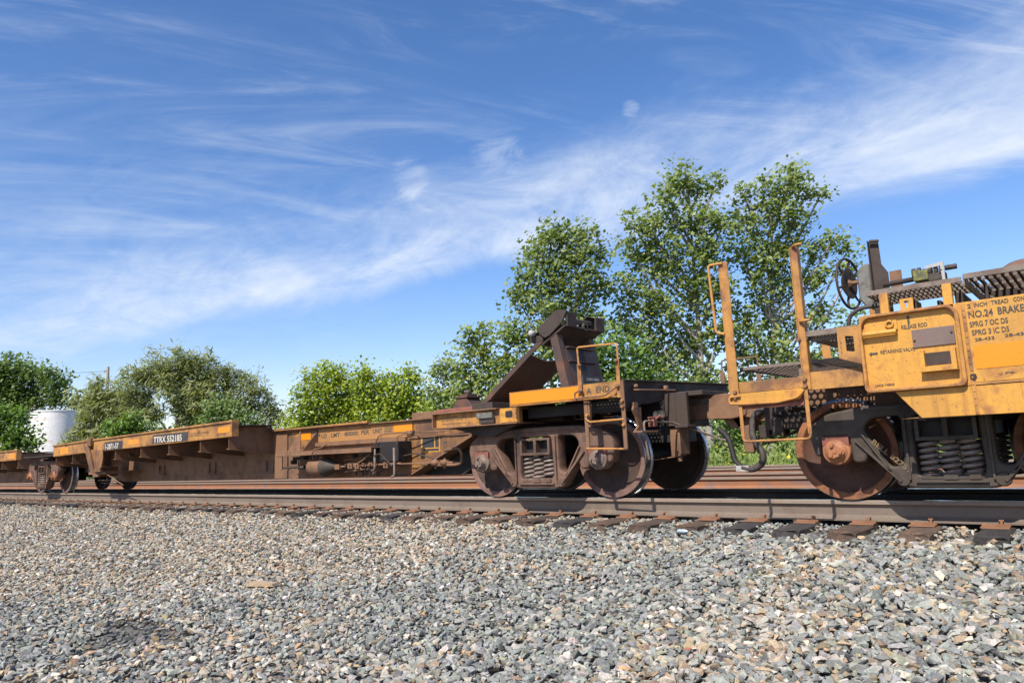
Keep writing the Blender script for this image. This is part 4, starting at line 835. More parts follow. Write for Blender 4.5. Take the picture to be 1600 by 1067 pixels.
b = B(); b.prism([(-.80 + .022 * math.cos(i * .7) * random.uniform(.6, 1.3), .985 + .03 * math.sin(i * .7) * random.uniform(.6, 1.3)) for i in range(9)], FY - .0135, FY - .011); b.build('rust_patch', M['brown_dark'], rc)
text('-J PB-', -.64, -.52, .985, 1.005, FY - .009, M['ink_faint'], rc)
# plate with a square hole at the left of the panel
me = plate([(-1.735, 1.50), (-1.565, 1.49), (-1.565, 1.17), (-1.74, 1.235)], [rnd([(-1.675, 1.29), (-1.61, 1.28), (-1.61, 1.41), (-1.675, 1.42)], .01)], FY - .015, FY + .005, .002, 'bracket_plate'); me.materials.append(M['yellow_worn']); me.transform(Matrix.Translation(-WL[rc.name])); o = bpy.data.objects.new('bracket_plate', me); link(o, rc, WL[rc.name])
text('J\nH\nE\nR', -1.72, -1.705, 1.27, 1.42, FY - .017, M['ink_faint'], rc)
b = B(); b.box(-1.7, -1.45, -.2, .5, 1.1, 1.45); b.build('inner_bracket', M['black'], rc)
# body interior, centre sill, far side
b = B(); b.box(-2.85, 6, .38, 1.20, .68, 1.06); b.box(-2.2, 6, .30, 1.28, 1.06, 1.10); b.build('centre_sill', M['brown_dark'], rc, bevel=.006)
b = B(); b.box(-1.3, 6, FY + .035, 2.30, .95, 1.10); b.build('floor', M['black'], rc)
b = B(); b.prismx([(-.66, .92), (-.30, .80), (1.88, .80), (2.24, .92)], -1.33, -.87); b.build('body_bolster', M['black'], rc)
b = B(); b.box(-1.555, 6, 2.30, 2.33, .925, 1.568); b.build('side_panel', M['yellow'], rc)
b = B(); b.box(-1.53, 6, FY + .03, FY + .035, 1.0, 1.55); b.build('panel_liner', M['brown'], rc)
# platform end: sills, steps, grip
b = B(); b.box(-2.665, -2.06, -.70, -.685, 1.018, 1.12); b.box(-2.03, -1.585, -.70, -.685, .995, 1.15); b.build('side_sill', M['yellow_worn'], rc, bevel=.003)
b = B(); b.prism(rnd([(-2.665, 1.014), (-2.085, 1.017), (-2.07, .99), (-2.11, .925), (-2.30, .905), (-2.665, .90)], .012), -.725, -.70); b.build('step_tread', M['yellow'], rc, bevel=.006)
b = B(); b.box(-2.665, -2.09, -.695, -.66, .872, .903); b.box(-2.665, -2.09, -.684, -.674, .90, 1.11); b.build('step_backing', M['redrust'], rc)
b = B(); b.bent([(-2.64, -.74, .99), (-2.745, -.745, .99), (-2.745, -.745, .925), (-2.6, -.745, .915), (-2.3, -.745, .91), (-2.12, -.745, .94), (-2.065, -.74, 1.0)], .012, 8, .035); b.build('grip_bar', M['orange_tube'], rc, smooth=50)
def angle_post(x, y, z0, z1, name='corner_post', mat='post', flip=1):
    b = B(); b.box(x - .012, x + .068, y - .006, y + .006, z0, z1); b.box(x - .024, x - .012, y - .006, y + .07 * flip, z0, z1); b.box(x - .09, x - .024, y - .006, y + .004, z0, z0 + .12) if name == 'x' else None
    return b.build(name, M[mat], rc, bevel=.003)
angle_post(-2.725, -.72, .92, 2.275)
b = B(); b.bent([(-2.70, -.74, 2.262), (-2.835, -.76, 2.262), (-2.81, -.76, 1.60), (-2.74, -.74, 1.585)], .013, 8, .03); b.build('grab_iron', M['orange_tube'], rc, smooth=50)
b = B(); b.box(-2.065, -2.008, -.722, -.71, 1.0, 2.292); b.box(-2.020, -2.008, -.71, -.64, 1.0, 2.28); b.box(-2.075, -2.065, -.725, -.70, 1.0, 2.285); b.build('corner_post', M['post'], rc, bevel=.003)
b = B()
for z in (2.285, 1.60): b.bent([(-2.04, -.73, z), (-2.0, -.765, z), (-1.945, -.765, z)], .013, 8, .02)
b.build('grab_iron', M['orange_tube'], rc, smooth=50)
for x, z in ((-2.69, 1.03), (-2.69, .98), (-2.05, 1.09), (-2.05, 1.03), (-2.07, 1.44)):
    b = B(); b.lathe([(0, -.025), (.016, -.024), (.02, -.006), (.02, 0)], (x, -.726, z), 'Y', 8); b.build('bolt', M['brown'], rc, smooth=50)
b = B(); b.box(-2.665, -2.635, -.735, -.725, .62, .93); b.box(-2.068, -2.036, -.735, -.725, .62, 1.0); b.bent([(-2.65, -.73, .66), (-2.65, -.73, .575), (-2.05, -.73, .577), (-2.05, -.73, .66)], .012, 8, .04); b.build('stirrup_step', M['post'], rc, smooth=60)
b = B(); b.box(-2.08, -2.05, 2.28, 2.30, 1.1, 2.27); b.box(-2.15, -2.08, 2.27, 2.28, 1.1, 2.27); b.build('corner_post', M['post'], rc)
b = B(); b.box(-2.75, -2.65, 2.27, 2.29, .92, 1.75); b.build('corner_post', M['post'], rc)
b = B(); b.box(-2.70, -2.64, -.65, 2.25, 1.0, 1.10); b.build('end_beam', M['brown_dark'], rc)
b = B(); b.box(-2.40, -1.40, .35, .365, .80, 1.10); b.build('shield_plate', M['brown'], rc)
b = B(); b.box(-2.72, -2.20, -.50, -.485, 1.245, 1.275); b.box(-2.20, -1.6, -.50, -.485, 1.245, 1.275); b.box(-2.72, -2.70, -.5, 1.9, 1.245, 1.275); b.box(-2.66, -1.6, .95, 1.0, 1.20, 1.262)
b.box(-2.55, -2.50, -.2, -.15, 1.10, 1.19); b.box(-2.18, -2.13, -.47, -.40, 1.12, 1.26); b.build('walkway_frame', M['walk'], rc, bevel=.003)
o = tag(solid(perforated(-2.70, -1.36, -.48, 1.90, 1.268, .064, .0235).build('grating', M['walk'], rc), .004), kind='stuff')
def slats(x0, x1, y0, y1, z, name='grating', step=.036, w=.012, hgt=.028):
    b = B(); n_ = int((x1 - x0) / step)
    for i in range(n_): x = x0 + (i + .5) * step; b.box(x - w / 2, x + w / 2, y0, y1, z - hgt, z)
    for q in range(4): y = y0 + (y1 - y0) * (q + .5) / 4; b.box(x0, x1, y - .006, y + .006, z - hgt - .004, z - .012)
    return tag(b.build(name, M['walk'], rc), kind='stuff')
slats(-2.0, -1.50, -.69, .9, 1.505, step=.03); slats(-1.47, -.80, -.69, -.10, 1.772); slats(-.77, 2.2, -.69, .62, 1.788, step=.052, w=.02)
b = B(); b.box(-2.02, -1.55, -.705, -.692, 1.46, 1.51); b.box(-2.02, -2.0, -.70, .9, 1.44, 1.505); b.box(-2.02, -1.55, .9, .92, 1.44, 1.505); b.box(-1.99, -1.56, -.65, -.60, 1.42, 1.465); b.build('walkway_frame', M['walk'], rc, bevel=.003)
b = B(); b.box(-1.485, -.795, -.705, -.692, 1.735, 1.778); b.box(-1.485, -1.47, -.70, -.10, 1.735, 1.778); b.box(-1.47, -.8, -.10, -.085, 1.735, 1.778); b.build('walkway_frame', M['walk'], rc, bevel=.003)
b = B(); b.box(-.782, 2.3, -.705, -.692, 1.753, 1.797); b.box(-.782, 2.3, .62, .64, 1.753, 1.797); b.box(-.785, -.775, -.70, .62, 1.70, 1.79); b.build('walkway_frame', M['walk'], rc, bevel=.003)
for x in (-1.385, -.93, -.20):
    b = B(); b.box(x, x + .065, -.74, -.69, 1.571, 1.734); b.box(x, x + .065, -.75, -.742, 1.54, 1.655); b.build('walkway_support', M['yellow'], rc, bevel=.003)
me = plate([(-1.235, 1.571), (-1.14, 1.571), (-1.14, 1.665), (-1.235, 1.665)], [[(-1.205, 1.628), (-1.17, 1.628), (-1.17, 1.645), (-1.205, 1.645)], [(-1.193, 1.59), (-1.182, 1.59), (-1.182, 1.626), (-1.193, 1.626)]], -.745, -.733, .001, 'keyhole_plate'); me.materials.append(M['yellow']); me.transform(Matrix.Translation(-WL[rc.name])); o = bpy.data.objects.new('keyhole_plate', me); link(o, rc, WL[rc.name])
b = B(); b.bent([(-1.71, -.5, 1.50), (-1.69, -.5, 1.62), (-1.60, -.5, 1.68), (-1.35, -.5, 1.68)], .018, 8, .07); b.build('air_pipe', M['hose'], rc, smooth=50)
b = B(); b.box(-.70, -.67, -.3, -.27, 1.56, 1.75); b.tube([(-.95, .2, 1.66), (-.5, .2, 1.66)], .012, 6); b.tube([(-.95, .2, 1.60), (-.5, .2, 1.60)], .010, 6)
for i in range(9): x = -1.40 + i * .06; b.box(x, x + .03, -.3 + .05 * (i % 3), -.1, 1.57, 1.62 + .03 * (i % 4))
b.box(-.92, -.86, -.2, .3, 1.56, 1.74); b.prism([(-1.3, 1.56), (-.95, 1.56), (-.95, 1.70), (-1.05, 1.70)], .3, .5); b.tube([(-1.3, 0, 1.60), (-.9, 0, 1.64)], .02, 8); b.build('brake_rigging', M['brown_dark'], rc, bevel=.003)
b = B(); b.prism([(-.66, 1.76), (-.2, 1.76), (.5, 1.60), (-.30, 1.60)], .62, .66); b.prism([(-.75, 1.75), (-.55, 1.75), (-.1, 1.58), (-.4, 1.58)], .05, .1); b.build('brace', M['brown_dark'], rc)
# hand brake
HB = Vector((-2.055, 1.10, 2.222)); b = B()
def turn(mb, an=R(-11)):
    c_, s_2 = math.cos(an), math.sin(an); mb.v = [(HB.x + (v[0] - HB.x) * c_ - (v[1] - HB.y) * s_2, HB.y + (v[0] - HB.x) * s_2 + (v[1] - HB.y) * c_, v[2]) for v in mb.v]
ring = [(HB.x, HB.y + .275 * math.cos(a), HB.z + .275 * math.sin(a)) for a in np.linspace(0, 2 * math.pi, 41)]
b.tube(ring, .014, 8, caps=False); turn(b); b.build('brake_wheel_rim', M['brown_dark'], rc, smooth=60)
b = B(); b.lathe([(0, -.035), (.12, -.03), (.165, .0), (.17, .01), (.155, .012), (.08, -.005), (0, -.01)], HB, 'X', 24)
turn(b); b.build('brake_wheel_hub', M['brown_dark'], rc, smooth=40)
for k in range(6):
    a = k * math.pi / 3 + .3; b = B(); b.tube([(HB.x, HB.y + .13 * math.cos(a), HB.z + .13 * math.sin(a)), (HB.x - .01, HB.y + .2 * math.cos(a), HB.z + .2 * math.sin(a)), (HB.x, HB.y + .272 * math.cos(a), HB.z + .272 * math.sin(a))], .015, 6, r1=.011); turn(b); b.build('spoke', M['brown_dark'], rc, smooth=60)
b = B(); b.tube([(HB.x, 1.1, HB.z), (-1.92, 1.1, HB.z)], .024, 10); b.lathe([(0, 0), (.05, 0), (.03, .03)], (HB.x, 1.1, HB.z), 'X', 6); b.build('brake_shaft', M['brown'], rc, smooth=50)
b = B(); b.prism(rnd([(-1.93, 2.00), (-1.93, 2.30), (-1.88, 2.36), (-1.80, 2.38), (-1.80, 1.90), (-1.87, 1.91)], .03), .93, 1.27); b.build('gear_housing', M['grey'], rc, bevel=.015)
b = B(); b.prism([(-1.80, 2.62), (-1.705, 2.60), (-1.70, 2.36), (-1.645, 2.26), (-1.645, 1.55), (-1.80, 1.55)], 1.02, 1.035); b.box(-1.80, -1.79, .95, 1.10, 1.5, 2.62); b.tube([(-1.78, .98, 2.615), (-1.69, .98, 2.60)], .016, 8); b.box(-1.80, -1.68, .96, 1.25, 1.1, 1.95); b.build('brake_stand', M['brown_dark'], rc, bevel=.004)
b = B(); b.box(-1.64, -1.53, 1.05, 1.07, 2.05, 2.27); b.build('stand_plate', M['brown'], rc)
b = B(); b.tube([(-1.66, .80, 2.09), (-1.36, .80, 2.10)], .025, 10); b.tube([(-1.66, .80, 2.02), (-1.36, .80, 2.04)], .018, 8); b.build('brake_pipe', M['brown_dark'], rc, smooth=50)
b = B(); b.m = 0; b.box(-1.37, -1.24, .72, .86, 2.06, 2.16); b.lathe([(0, 0), (.055, 0), (.055, .03), (.03, .05), (0, .05)], (-1.37, .78, 2.13), 'X', 10); b.build('control_valve', M['green_y'], rc, bevel=.006)
b = B()
for i in range(6): b.lathe([(0, 0), (.05 + .012 * (i % 2), 0), (.05 + .012 * (i % 2), .03), (0, .03)], (-1.385 + i * .048, .80, 2.155 - .01 * (i % 3)), 'X', 10)
b.box(-1.33, -1.1, .75, .88, 2.05, 2.12); b.tube([(-1.10, .80, 2.16), (-1.0, .80, 2.16)], .026, 10); b.build('valve_body', M['truck_dark'], rc, smooth=40)
b = B(); b.prism([(-1.26, 2.20), (-1.10, 2.22), (-1.10, 2.04), (-1.125, 2.04), (-1.13, 2.18), (-1.26, 2.17)], .74, .76); b.build('valve_shield', M['whitep'], rc)
b = B(); b.lathe([(0, -.02), (.15, -.018), (.24, .0), (.27, .04), (.27, .40), (.2, .45), (0, .46)], (-.50, 1.0, 1.90), 'Y', 32); b.box(-.53, -.40, .95, 1.0, 2.06, 2.10); b.build('air_reservoir', M['truck_brown'], rc, smooth=40)
b = B(); b.box(-.74, -.68, .70, .76, 1.79, 2.02); b.build('reservoir_bracket', M['brown_dark'], rc)
# hoses and coupler
b = B(); b.prism(rnd([(-3.34, .86), (-3.30, 1.05), (-3.15, 1.10), (-3.0, 1.02), (-2.75, 1.0), (-2.75, .86), (-3.0, .80), (-3.15, .84)], .03), .62, .96); b.box(-3.02, -2.97, .60, .62, .93, .98); b.prism(rnd([(-3.35, .84), (-3.05, .84), (-3.12, .68), (-3.26, .70)], .03), .70, .9); b.box(-3.0, -2.6, .55, 1.05, .78, 1.0); b.prism([(-3.22, .74), (-3.05, .74), (-3.08, .45), (-3.18, .45)], .58, .64); b.build('coupler', M['brown'], rc, bevel=.008)
b = B(); b.bent([(-2.86, .55, .92), (-3.02, .50, .86), (-3.04, .45, .62), (-2.92, .42, .45), (-2.93, .42, .34), (-3.05, .42, .27), (-3.16, .42, .30)], .036, 10, .12)
b.build('air_hose', M['hose'], rc, smooth=60)
b = B(); b.bent([(-3.42, .5, .72), (-3.30, .46, .62), (-3.24, .43, .36), (-3.16, .42, .30)], .030, 10, .10); b.build('air_hose', M['black'], rc, smooth=60)
b = B(); b.box(-3.22, -3.08, .39, .45, .26, .32); b.tube([(-3.24, .42, .33), (-3.06, .42, .27)], .018, 8); b.build('hose_coupling', M['whitep'], rc, smooth=50)
b = B(); b.box(-2.86, -2.72, .4, .7, .72, .98); b.box(-2.78, -2.66, .35, .55, .62, .80); b.bent([(-2.70, .4, .80), (-2.68, .35, .66), (-2.80, .35, .62)], .012, 6, .04); b.box(-2.98, -2.86, .5, .6, .60, .74); b.bent([(-3.0, .5, .60), (-2.85, .45, .54), (-2.4, .45, .72)], .016, 6, .1); b.build('angle_cock', M['brown_dark'], rc, bevel=.006)
b = B()
for i in range(14): x = -2.60 + i * .06; b.box(x, x + .02, -.1 + .04 * (i % 3), .3, .80 + .02 * (i % 4), .83 + .02 * (i % 4))
b.box(-2.6, -1.6, .1, .16, .78, .84); b.build('pipe_rack', M['black'], rc)
t_ = truck(rc, -1.10, M['truck_dark'], M['wheel_o'], M['redrust'], M['capo'], 'dark', 'dark grey truck with orange rusted wheels')
a_ = R(-40)
o = text('BELL 82759', 0, .36, 0, .045, 0, M['ink_faint'], t_); pw = WL[t_.name]
for v in o.data.vertices:
    u_, w_ = v.co.x + pw.x, v.co.z + pw.z; v.co = (-1.68 + u_ * math.cos(a_) - w_ * math.sin(a_) - pw.x, -.306 - pw.y, .515 + u_ * math.sin(a_) * 1.15 + w_ * math.cos(a_) - pw.z)
o.data.materials.clear(); o.data.materials.append(M['ink_tan'])

# ------------------------------------------------------------------ small things on the ballast
b = B(); b.lathe([(0, 0), (.026, 0), (.031, .01), (.031, .05), (.028, .055), (.031, .06), (.031, .11), (.026, .135), (.013, .16), (.012, .175), (0, .175)], (-3.42, -.72, -.235), 'X', 18)
o = b.build('plastic_bottle', M['bluewhite'], smooth=50); o.scale = (.62,) * 3; tag(o, 'small clear and pale blue plastic bottle lying against a tie end', 'bottle')
b = B(); b.lathe([(0, 0), (.03, .0), (.034, .008), (.034, .022), (.028, .028), (0, .028)], (-2.03, -3.32, -.575), 'Z', 16); mt = simple('terracotta_plastic', (.50, .13, .06), .7); o = b.build('bottle_cap', mt, smooth=40); o.rotation_euler.x = .35; o.scale = (.62,) * 3; tag(o, 'small round terracotta orange cap lying on the grey stones', 'cap')
b = B(); b.prism([(-.16, 0), (.17, .01), (.16, .035), (-.10, .045), (-.17, .03)], -.04, .04); o = b.build('wood_scrap', M['plank'], org=(0, 0, 0)); o.location = (-6.35, -3.35, -.565); o.rotation_euler.z = .25; tag(o, 'weathered tan splinter of wood lying on the ballast slope', 'wood')
b = B(); tv, tf = TEM[3]; b.add(tv * .06, [tuple(f) for f in tf]); mt = simple('brown_rock', (.33, .19, .11), .9, 20); o = b.build('rock', mt, org=(0, 0, 0)); o.location = (-8.95, -4.68, -.59); tag(o, 'rounded brown rock on the pale stones at the left edge', 'rock')

# ------------------------------------------------------------------ vegetation
def leaves(centres, sizes, spread, per, lsize, tintbase, up=.5, elong=1.5):
    n = len(centres) * per
    c = np.repeat(centres, per, axis=0); sp = np.repeat(sizes, per)[:, None]
    g = rng.normal(0, 1, (n, 3)); g /= np.maximum(1, np.linalg.norm(g, axis=1) / 1.9)[:, None]
    p = c + g * sp * np.array(spread)[None]
    nrm = rng.normal(0, 1, (n, 3)); nrm[:, 2] = np.abs(nrm[:, 2]) + up; nrm[:, 1] -= .75; nrm /= np.linalg.norm(nrm, axis=1)[:, None]
    t = rng.normal(0, 1, (n, 3)); t -= (t * nrm).sum(1)[:, None] * nrm; t /= np.linalg.norm(t, axis=1)[:, None]
    q = np.cross(nrm, t); s = lsize * rng.uniform(.6, 1.35, n)[:, None]
    V = np.stack([p - t * s * elong * .5, p + q * s * .5 - nrm * s * .08, p + t * s * elong * .5, p - q * s * .5 - nrm * s * .08], 1).reshape(-1, 3)
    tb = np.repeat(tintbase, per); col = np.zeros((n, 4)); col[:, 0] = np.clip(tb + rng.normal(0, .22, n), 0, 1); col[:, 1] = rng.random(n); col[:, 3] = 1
    return V, np.repeat(col, 4, axis=0)
def quads_obj(name, Vs, Cs, mat, parent=None, org=(0, 0, 0)):
    V = np.concatenate(Vs); Cc = np.concatenate(Cs); n = len(V) // 4
    V = V - np.array(org)[None]
    me = np_mesh(name, V, np.arange(n * 4), np.full(n, 4), [mat], Cc)
    o = bpy.data.objects.new(name, me); return link(o, parent, org)
def tree(name, label, cat, lobes, depth, trunk, mat, bark, lsize=.135, dens=1.0, per=19, csize=.24, group=None, tr=.16, ascend=.35, elong=1.5, limbs=True, squash=.75):
    """lobes: (px, py, r_px) seen in the photograph at the given distance; turned into a real crown of that size"""
    k = depth / FPX; base = at(trunk[0], trunk[1], depth); base.z = -1.1
    t = tag(empty(name, base), label, cat, group)
    LC = [(at(px, py, depth + random.uniform(-.5, .5) * r * k * 1.2), r * k) for px, py, r in lobes]
    cen = []; siz = []; tint = []; tw = MB(); tk = MB()
    top = max(LC, key=lambda a: a[0].z)[0]
    tops = Vector((top.x * .6 + base.x * .4, top.y * .6 + base.y * .4, top.z))
    pts = [base.lerp(tops, u_) + Vector((random.uniform(-.12, .12), random.uniform(-.12, .12), 0)) * (u_ > 0) * min(1.5, tr * 5) for u_ in (0, .15, .3, .45, .6, .75, .9)]
    if trunk[2:]: pts = [base.lerp(tops, u_) for u_ in (0, .3)] + pts[3:]
    tk.tube(pts, tr, 8, r1=tr * .16)
    def trunk_at(z):
        for a_, b_ in zip(pts, pts[1:]):
            if a_.z <= z <= b_.z: return a_.lerp(b_, (z - a_.z) / max(b_.z - a_.z, .01))
        return pts[-1] if z > pts[-1].z else pts[0]
    for c, r in LC:
        d_ = math.hypot(c.x - tops.x, c.y - tops.y)
        s0 = trunk_at(max(base.z + .6, c.z - r * .4 - d_ * (1.1 + ascend)))
        if limbs:
            mid_ = s0.lerp(c, .5) + Vector((0, 0, -.12 * (c - s0).length)); tw.tube([s0, mid_, c.lerp(mid_, .15), c], max(.028, tr * .42), 5, r1=.014)
        n = max(4, int(dens * 5.8 * (r / max(csize, .2)) ** 1.9))
        v = rng.normal(size=(n, 3)); v /= np.linalg.norm(v, axis=1)[:, None]
        rad = r * 1.12 * rng.random(n) ** .5
        pp = np.array(c)[None] + v * rad[:, None] * np.array([1, 1, .95])[None]
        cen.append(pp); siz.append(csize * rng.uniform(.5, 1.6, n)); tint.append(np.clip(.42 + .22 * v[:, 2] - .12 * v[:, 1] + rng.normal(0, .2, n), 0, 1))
        if limbs:
            for i in range(0, n, 3):
                q = Vector(pp[i]); s1 = c.lerp(s0, random.uniform(0, .45)); m2 = s1.lerp(q, .5) + Vector((0, 0, -.08 * (q - s1).length)); tw.tube([s1, m2, q], .014, 4, r1=.005, caps=False)
    cen = np.concatenate(cen); siz = np.concatenate(siz); tint = np.concatenate(tint)
    V, Cc = leaves(cen, siz, (1, 1, squash), per, lsize, tint, elong=elong)
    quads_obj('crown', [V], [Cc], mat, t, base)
    tk.build('trunk', bark, t, base, smooth=60)
    if tw.v: tw.build('limbs', bark, t, base, smooth=60)
    return t
G1 = 'poplars behind the tracks'
P = M['leaf_poplar']; BK = M['bark']
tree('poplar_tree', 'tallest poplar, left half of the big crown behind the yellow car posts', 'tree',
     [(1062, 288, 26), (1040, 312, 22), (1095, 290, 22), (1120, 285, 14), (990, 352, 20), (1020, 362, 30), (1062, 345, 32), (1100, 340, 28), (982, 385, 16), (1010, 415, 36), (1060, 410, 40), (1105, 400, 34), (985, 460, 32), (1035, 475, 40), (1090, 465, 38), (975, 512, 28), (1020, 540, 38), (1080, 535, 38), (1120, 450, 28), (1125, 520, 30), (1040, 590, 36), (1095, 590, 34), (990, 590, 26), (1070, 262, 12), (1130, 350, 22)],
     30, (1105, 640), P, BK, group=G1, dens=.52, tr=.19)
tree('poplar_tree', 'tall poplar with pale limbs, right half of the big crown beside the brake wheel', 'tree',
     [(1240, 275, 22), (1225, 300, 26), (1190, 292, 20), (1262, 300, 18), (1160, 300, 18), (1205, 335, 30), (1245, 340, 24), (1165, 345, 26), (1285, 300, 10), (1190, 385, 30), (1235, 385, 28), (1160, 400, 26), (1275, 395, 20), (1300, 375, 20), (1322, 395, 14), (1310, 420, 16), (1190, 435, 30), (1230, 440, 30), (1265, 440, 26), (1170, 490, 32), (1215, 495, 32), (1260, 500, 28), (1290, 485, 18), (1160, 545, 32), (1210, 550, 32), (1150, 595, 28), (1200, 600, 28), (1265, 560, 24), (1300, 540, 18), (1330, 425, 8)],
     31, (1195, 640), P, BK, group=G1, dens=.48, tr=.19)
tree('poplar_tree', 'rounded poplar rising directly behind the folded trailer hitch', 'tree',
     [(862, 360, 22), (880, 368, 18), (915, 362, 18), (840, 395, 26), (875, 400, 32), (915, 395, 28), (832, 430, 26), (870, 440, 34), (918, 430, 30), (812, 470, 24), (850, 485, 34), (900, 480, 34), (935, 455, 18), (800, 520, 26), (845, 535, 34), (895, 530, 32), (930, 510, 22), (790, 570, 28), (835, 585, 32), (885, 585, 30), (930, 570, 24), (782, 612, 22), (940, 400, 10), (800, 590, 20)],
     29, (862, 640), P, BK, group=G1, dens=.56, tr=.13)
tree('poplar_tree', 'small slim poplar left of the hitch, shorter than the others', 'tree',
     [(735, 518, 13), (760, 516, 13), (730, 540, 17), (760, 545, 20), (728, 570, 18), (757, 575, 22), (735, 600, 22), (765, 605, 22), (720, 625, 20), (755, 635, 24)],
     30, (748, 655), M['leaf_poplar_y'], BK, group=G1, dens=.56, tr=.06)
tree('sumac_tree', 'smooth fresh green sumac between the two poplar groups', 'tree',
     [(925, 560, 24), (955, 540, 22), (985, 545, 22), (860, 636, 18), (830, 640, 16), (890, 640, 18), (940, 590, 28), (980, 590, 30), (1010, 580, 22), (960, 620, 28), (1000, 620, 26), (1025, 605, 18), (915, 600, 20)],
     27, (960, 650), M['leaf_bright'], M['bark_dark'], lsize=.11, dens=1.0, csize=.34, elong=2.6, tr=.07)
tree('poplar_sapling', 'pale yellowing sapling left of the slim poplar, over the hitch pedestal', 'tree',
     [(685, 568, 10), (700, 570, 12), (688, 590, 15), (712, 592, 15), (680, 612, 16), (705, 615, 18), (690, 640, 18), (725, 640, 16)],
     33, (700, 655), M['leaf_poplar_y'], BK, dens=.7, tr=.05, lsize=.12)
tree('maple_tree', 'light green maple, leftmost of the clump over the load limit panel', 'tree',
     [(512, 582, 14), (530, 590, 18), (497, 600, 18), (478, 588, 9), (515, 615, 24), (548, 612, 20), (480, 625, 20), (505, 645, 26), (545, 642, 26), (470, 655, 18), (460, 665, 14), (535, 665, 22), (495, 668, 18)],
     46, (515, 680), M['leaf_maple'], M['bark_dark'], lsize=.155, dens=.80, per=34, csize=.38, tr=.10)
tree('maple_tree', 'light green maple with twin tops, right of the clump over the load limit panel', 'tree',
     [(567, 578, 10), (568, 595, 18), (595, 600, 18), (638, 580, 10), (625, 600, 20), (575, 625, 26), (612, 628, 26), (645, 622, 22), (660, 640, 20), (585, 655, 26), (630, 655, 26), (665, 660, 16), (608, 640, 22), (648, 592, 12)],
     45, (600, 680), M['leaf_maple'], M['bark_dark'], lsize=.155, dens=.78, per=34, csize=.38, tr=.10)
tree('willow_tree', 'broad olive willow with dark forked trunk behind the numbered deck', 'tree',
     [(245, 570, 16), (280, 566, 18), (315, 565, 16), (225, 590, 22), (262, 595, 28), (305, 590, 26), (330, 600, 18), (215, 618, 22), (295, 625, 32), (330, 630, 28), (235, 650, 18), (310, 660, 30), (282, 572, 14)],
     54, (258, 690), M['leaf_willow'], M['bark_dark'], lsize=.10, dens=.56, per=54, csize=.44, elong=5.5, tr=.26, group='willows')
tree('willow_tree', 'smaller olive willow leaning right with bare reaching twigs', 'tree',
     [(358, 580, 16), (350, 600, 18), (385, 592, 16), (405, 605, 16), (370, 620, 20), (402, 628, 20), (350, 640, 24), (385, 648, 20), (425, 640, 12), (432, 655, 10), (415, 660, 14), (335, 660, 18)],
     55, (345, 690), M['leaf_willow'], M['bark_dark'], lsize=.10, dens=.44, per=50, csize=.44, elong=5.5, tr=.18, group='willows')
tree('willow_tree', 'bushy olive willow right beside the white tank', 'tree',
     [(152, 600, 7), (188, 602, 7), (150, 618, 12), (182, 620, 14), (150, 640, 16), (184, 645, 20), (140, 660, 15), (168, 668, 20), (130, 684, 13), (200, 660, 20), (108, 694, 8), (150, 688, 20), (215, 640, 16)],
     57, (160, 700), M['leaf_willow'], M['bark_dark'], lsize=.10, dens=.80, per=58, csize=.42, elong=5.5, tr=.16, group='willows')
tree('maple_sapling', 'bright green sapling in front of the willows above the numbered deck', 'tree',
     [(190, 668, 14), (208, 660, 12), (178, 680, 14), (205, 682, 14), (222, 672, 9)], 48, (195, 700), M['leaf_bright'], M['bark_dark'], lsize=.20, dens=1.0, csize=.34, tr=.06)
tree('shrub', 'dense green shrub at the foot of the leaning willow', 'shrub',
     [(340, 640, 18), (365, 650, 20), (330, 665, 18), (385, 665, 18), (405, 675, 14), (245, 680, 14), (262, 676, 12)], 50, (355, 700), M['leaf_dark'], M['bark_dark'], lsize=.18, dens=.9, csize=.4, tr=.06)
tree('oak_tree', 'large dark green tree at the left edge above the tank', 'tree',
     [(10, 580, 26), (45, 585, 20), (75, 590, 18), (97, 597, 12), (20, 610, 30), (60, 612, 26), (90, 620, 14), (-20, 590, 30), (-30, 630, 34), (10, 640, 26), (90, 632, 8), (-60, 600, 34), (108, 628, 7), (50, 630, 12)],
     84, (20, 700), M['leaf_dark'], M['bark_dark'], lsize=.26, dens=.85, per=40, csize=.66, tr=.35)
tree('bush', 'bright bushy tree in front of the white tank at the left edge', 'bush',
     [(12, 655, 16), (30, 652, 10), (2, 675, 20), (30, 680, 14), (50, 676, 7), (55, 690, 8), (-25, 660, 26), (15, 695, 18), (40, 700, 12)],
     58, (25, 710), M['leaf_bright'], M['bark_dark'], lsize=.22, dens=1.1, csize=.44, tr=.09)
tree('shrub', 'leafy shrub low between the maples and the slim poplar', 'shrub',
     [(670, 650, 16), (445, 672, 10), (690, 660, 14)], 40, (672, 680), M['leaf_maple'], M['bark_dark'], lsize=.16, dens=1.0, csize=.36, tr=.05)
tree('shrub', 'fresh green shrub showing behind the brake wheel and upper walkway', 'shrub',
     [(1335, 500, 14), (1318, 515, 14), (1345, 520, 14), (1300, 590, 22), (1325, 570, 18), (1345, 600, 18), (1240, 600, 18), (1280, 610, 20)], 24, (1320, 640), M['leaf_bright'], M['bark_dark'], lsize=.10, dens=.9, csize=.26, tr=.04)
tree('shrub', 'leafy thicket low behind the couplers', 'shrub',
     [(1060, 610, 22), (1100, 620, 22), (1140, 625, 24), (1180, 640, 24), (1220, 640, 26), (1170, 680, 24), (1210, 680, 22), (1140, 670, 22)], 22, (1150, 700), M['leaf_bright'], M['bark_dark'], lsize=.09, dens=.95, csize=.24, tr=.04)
tree('shrub', 'distant olive brush right of the tank', 'shrub', [(128, 632, 9), (120, 622, 8), (150, 650, 12), (140, 640, 12)], 80, (110, 700), M['leaf_willow'], M['bark_dark'], lsize=.26, dens=1.0, csize=.6, elong=3, tr=.08)

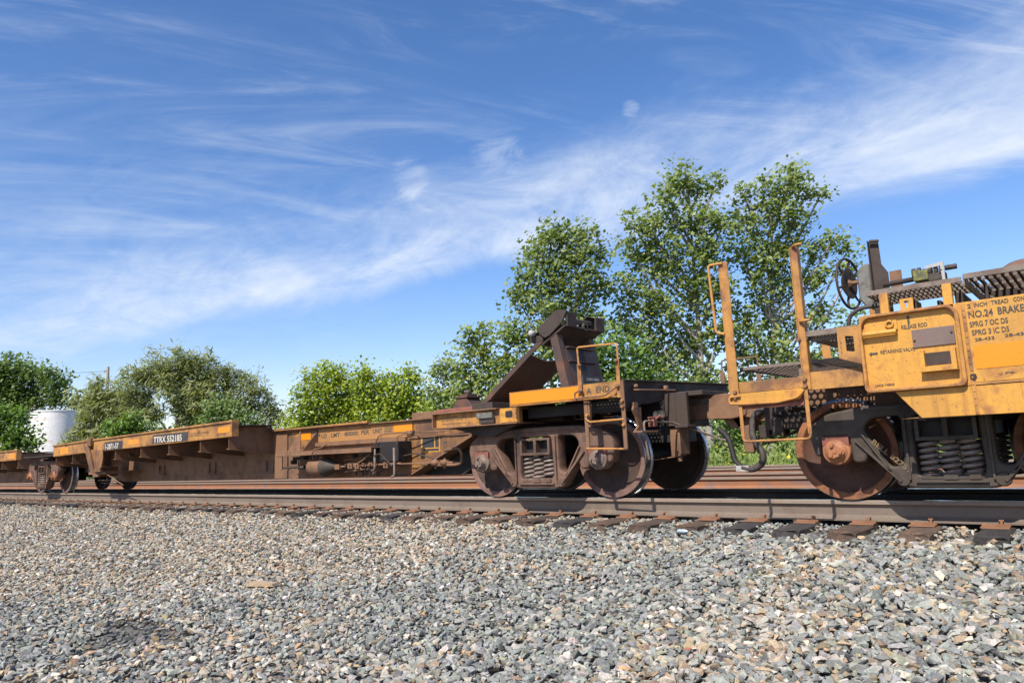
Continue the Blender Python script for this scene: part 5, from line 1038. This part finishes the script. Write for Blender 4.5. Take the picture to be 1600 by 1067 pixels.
# weeds beyond the third track
n = 5200; cx_ = rng.uniform(-42, 6, n); cy_ = rng.uniform(10.9, 17, n); hz = .25 + .95 * vnoise(cx_ + 80, cy_ + 30, 1.6, 5) * np.clip((cy_ - 10.6) / 2.4, .2, 1)
cz = gz(cy_) + rng.uniform(.05, 1, n) * hz
V1, C1 = leaves(np.stack([cx_, cy_, cz], 1), np.full(n, .22), (1, 1, .7), 14, .085, rng.random(n) * .7, elong=2.2)
m2 = 26000; gx = rng.uniform(-42, 6, m2); gy = rng.uniform(10.4, 14.5, m2); g0 = gz(gy); hh = rng.uniform(.15, .5, m2)
dx = rng.normal(0, .10, m2); dyy = rng.normal(0, .08, m2); w_ = .008
V2 = np.stack([np.stack([gx - w_, gy, g0], 1), np.stack([gx + w_, gy, g0], 1), np.stack([gx + dx + .002, gy + dyy, g0 + hh], 1), np.stack([gx + dx - .002, gy + dyy, g0 + hh], 1)], 1).reshape(-1, 3)
C2 = np.repeat(np.stack([rng.uniform(.6, 1, m2), rng.uniform(0, .9, m2), np.zeros(m2), np.ones(m2)], 1), 4, axis=0)
o = quads_obj('weeds', [V1, V2], [C1, C2], M['weeds']); tag(o, 'sunlit grass and weeds with yellow flowers beyond the rusty tracks', 'weeds', kind='stuff')

n = 9000; cx_ = rng.uniform(-170, 60, n); cy_ = rng.uniform(34, 44, n); hz = 1.2 + 2.4 * vnoise(cx_ + 180, cy_, 6, 8)
V1, C1 = leaves(np.stack([cx_, cy_, -1 + rng.random(n) ** .8 * (hz + .6)], 1), np.full(n, .5), (1, 1, .7), 14, .24, rng.random(n) * .8, elong=1.5)
o = quads_obj('hedgerow', [V1], [C1], M['leaf_dark']); tag(o, 'low hedgerow of mixed green brush far behind the tracks', 'hedge', kind='stuff')

# ------------------------------------------------------------------ storage tank, utility pole
tk0 = at(86, 690, 74); rT = 34 / FPX * 74; zt = at(86, 644, 74).z
tank = tag(empty('storage_tank', (tk0.x, tk0.y, -1.1)), 'round white storage tank with rust stains behind the trees', 'tank')
b = MB(); b.lathe([(rT, 0), (rT, zt + 1.1)], (tk0.x, tk0.y, -1.1), 'Z', 48); b.build('shell', M['tank'], tank, smooth=50)
b = MB(); b.lathe([(rT + .05, zt), (rT + .05, zt + .12), (rT - .1, zt + .14), (0, zt + .16)], (tk0.x, tk0.y, 0), 'Z', 48); b.build('roof', M['tank'], tank, smooth=30)
b = MB()
for dx in (-.25, .25): b.tube([(tk0.x - rT * .55 + dx, tk0.y - rT * .93, -1), (tk0.x - rT * .55 + dx, tk0.y - rT * .93, zt)], .03, 5)
for i in range(18): z = -.8 + i * .38; b.box(tk0.x - rT * .55 - .25, tk0.x - rT * .55 + .25, tk0.y - rT * .93 - .02, tk0.y - rT * .93 + .02, z, z + .04)
b.build('ladder', M['whitep'], tank)
pt = at(169, 573, 88); pl = tag(empty('utility_pole', (pt.x, pt.y, -1.1)), 'wooden utility pole rising behind the willow beside the tank', 'utility pole')
b = MB(); b.tube([(pt.x, pt.y, -1.1), (pt.x, pt.y, pt.z)], .22, 10, r1=.16); b.build('pole', M['pole'], pl, smooth=60)
b = MB(); b.box(pt.x - 1.1, pt.x + .1, pt.y - .08, pt.y + .08, pt.z - .65, pt.z - .5); b.build('crossarm', M['pole'], pl)
b = MB(); b.tube([(pt.x + .1, pt.y, pt.z - .6), (pt.x + 1.6, pt.y, pt.z - 4.2)], .04, 5); b.build('guy_wire', M['wire'], pl)
b = MB()
for dz_, ex in ((.45, 0), (4.8, 2)):
    e = at(-60, 578 + ex * 14, 105); pts = []
    for i in range(13):
        u_ = i / 12; p_ = Vector((pt.x - .9, pt.y, pt.z - dz_)).lerp(Vector((e.x, e.y, e.z)), u_); p_.z -= .8 * 4 * u_ * (1 - u_) * .5; pts.append(p_)
    b.tube(pts, .022, 4)
b.build('power_line', M['wire'], pl)
for k in range(2):
    b = MB(); b.lathe([(0, 0), (.07, .02), (.09, .08), (.04, .16), (0, .18)], (pt.x - .95 + k * .45, pt.y, pt.z - .5), 'Z', 8); b.build('insulator', M['grey'], pl)

# pieces that stand apart become objects of their own
def islands(me):
    par = list(range(len(me.vertices)))
    def find(a):
        while par[a] != a: par[a] = par[par[a]]; a = par[a]
        return a
    for e in me.edges:
        a, c = find(e.vertices[0]), find(e.vertices[1])
        if a != c: par[a] = c
    g = {}
    for p_ in me.polygons: g.setdefault(find(p_.vertices[0]), []).append(p_.index)
    return list(g.values())
SPLIT = ('kingpin_lock', 'strut_flange', 'rod_hanger', 'rail_post', 'step_post', 'bolt', 'hinge_lug', 'sill_stiffener', 'weld_strip', 'shelf_post', 'safety_hanger', 'air_pipe', 'brace', 'stencil_sheet', 'walkway_frame', 'brake_pipe', 'truck_lever', 'top_flange', 'grab_iron', 'step_backing', 'side_sill', 'deck_plate')
for o in [o for o in bpy.data.objects if o.type == 'MESH' and o.name.split('.')[0] in SPLIT]:
    gs = islands(o.data)
    if len(gs) < 2 or len(gs) > 12: continue
    src = o.data; mats = list(src.materials)
    for i, g in enumerate(gs):
        vm = {}; fs = []
        for pi_ in g:
            fs.append([vm.setdefault(v, len(vm)) for v in src.polygons[pi_].vertices])
        me = bpy.data.meshes.new(src.name); me.from_pydata([src.vertices[v].co[:] for v in vm], [], fs)
        for mt in mats: me.materials.append(mt)
        me.polygons.foreach_set('material_index', [src.polygons[q].material_index for q in g]); me.polygons.foreach_set('use_smooth', [src.polygons[q].use_smooth for q in g])
        if i == 0: o.data = me
        else:
            d_ = o.copy(); d_.data = me; C.objects.link(d_)
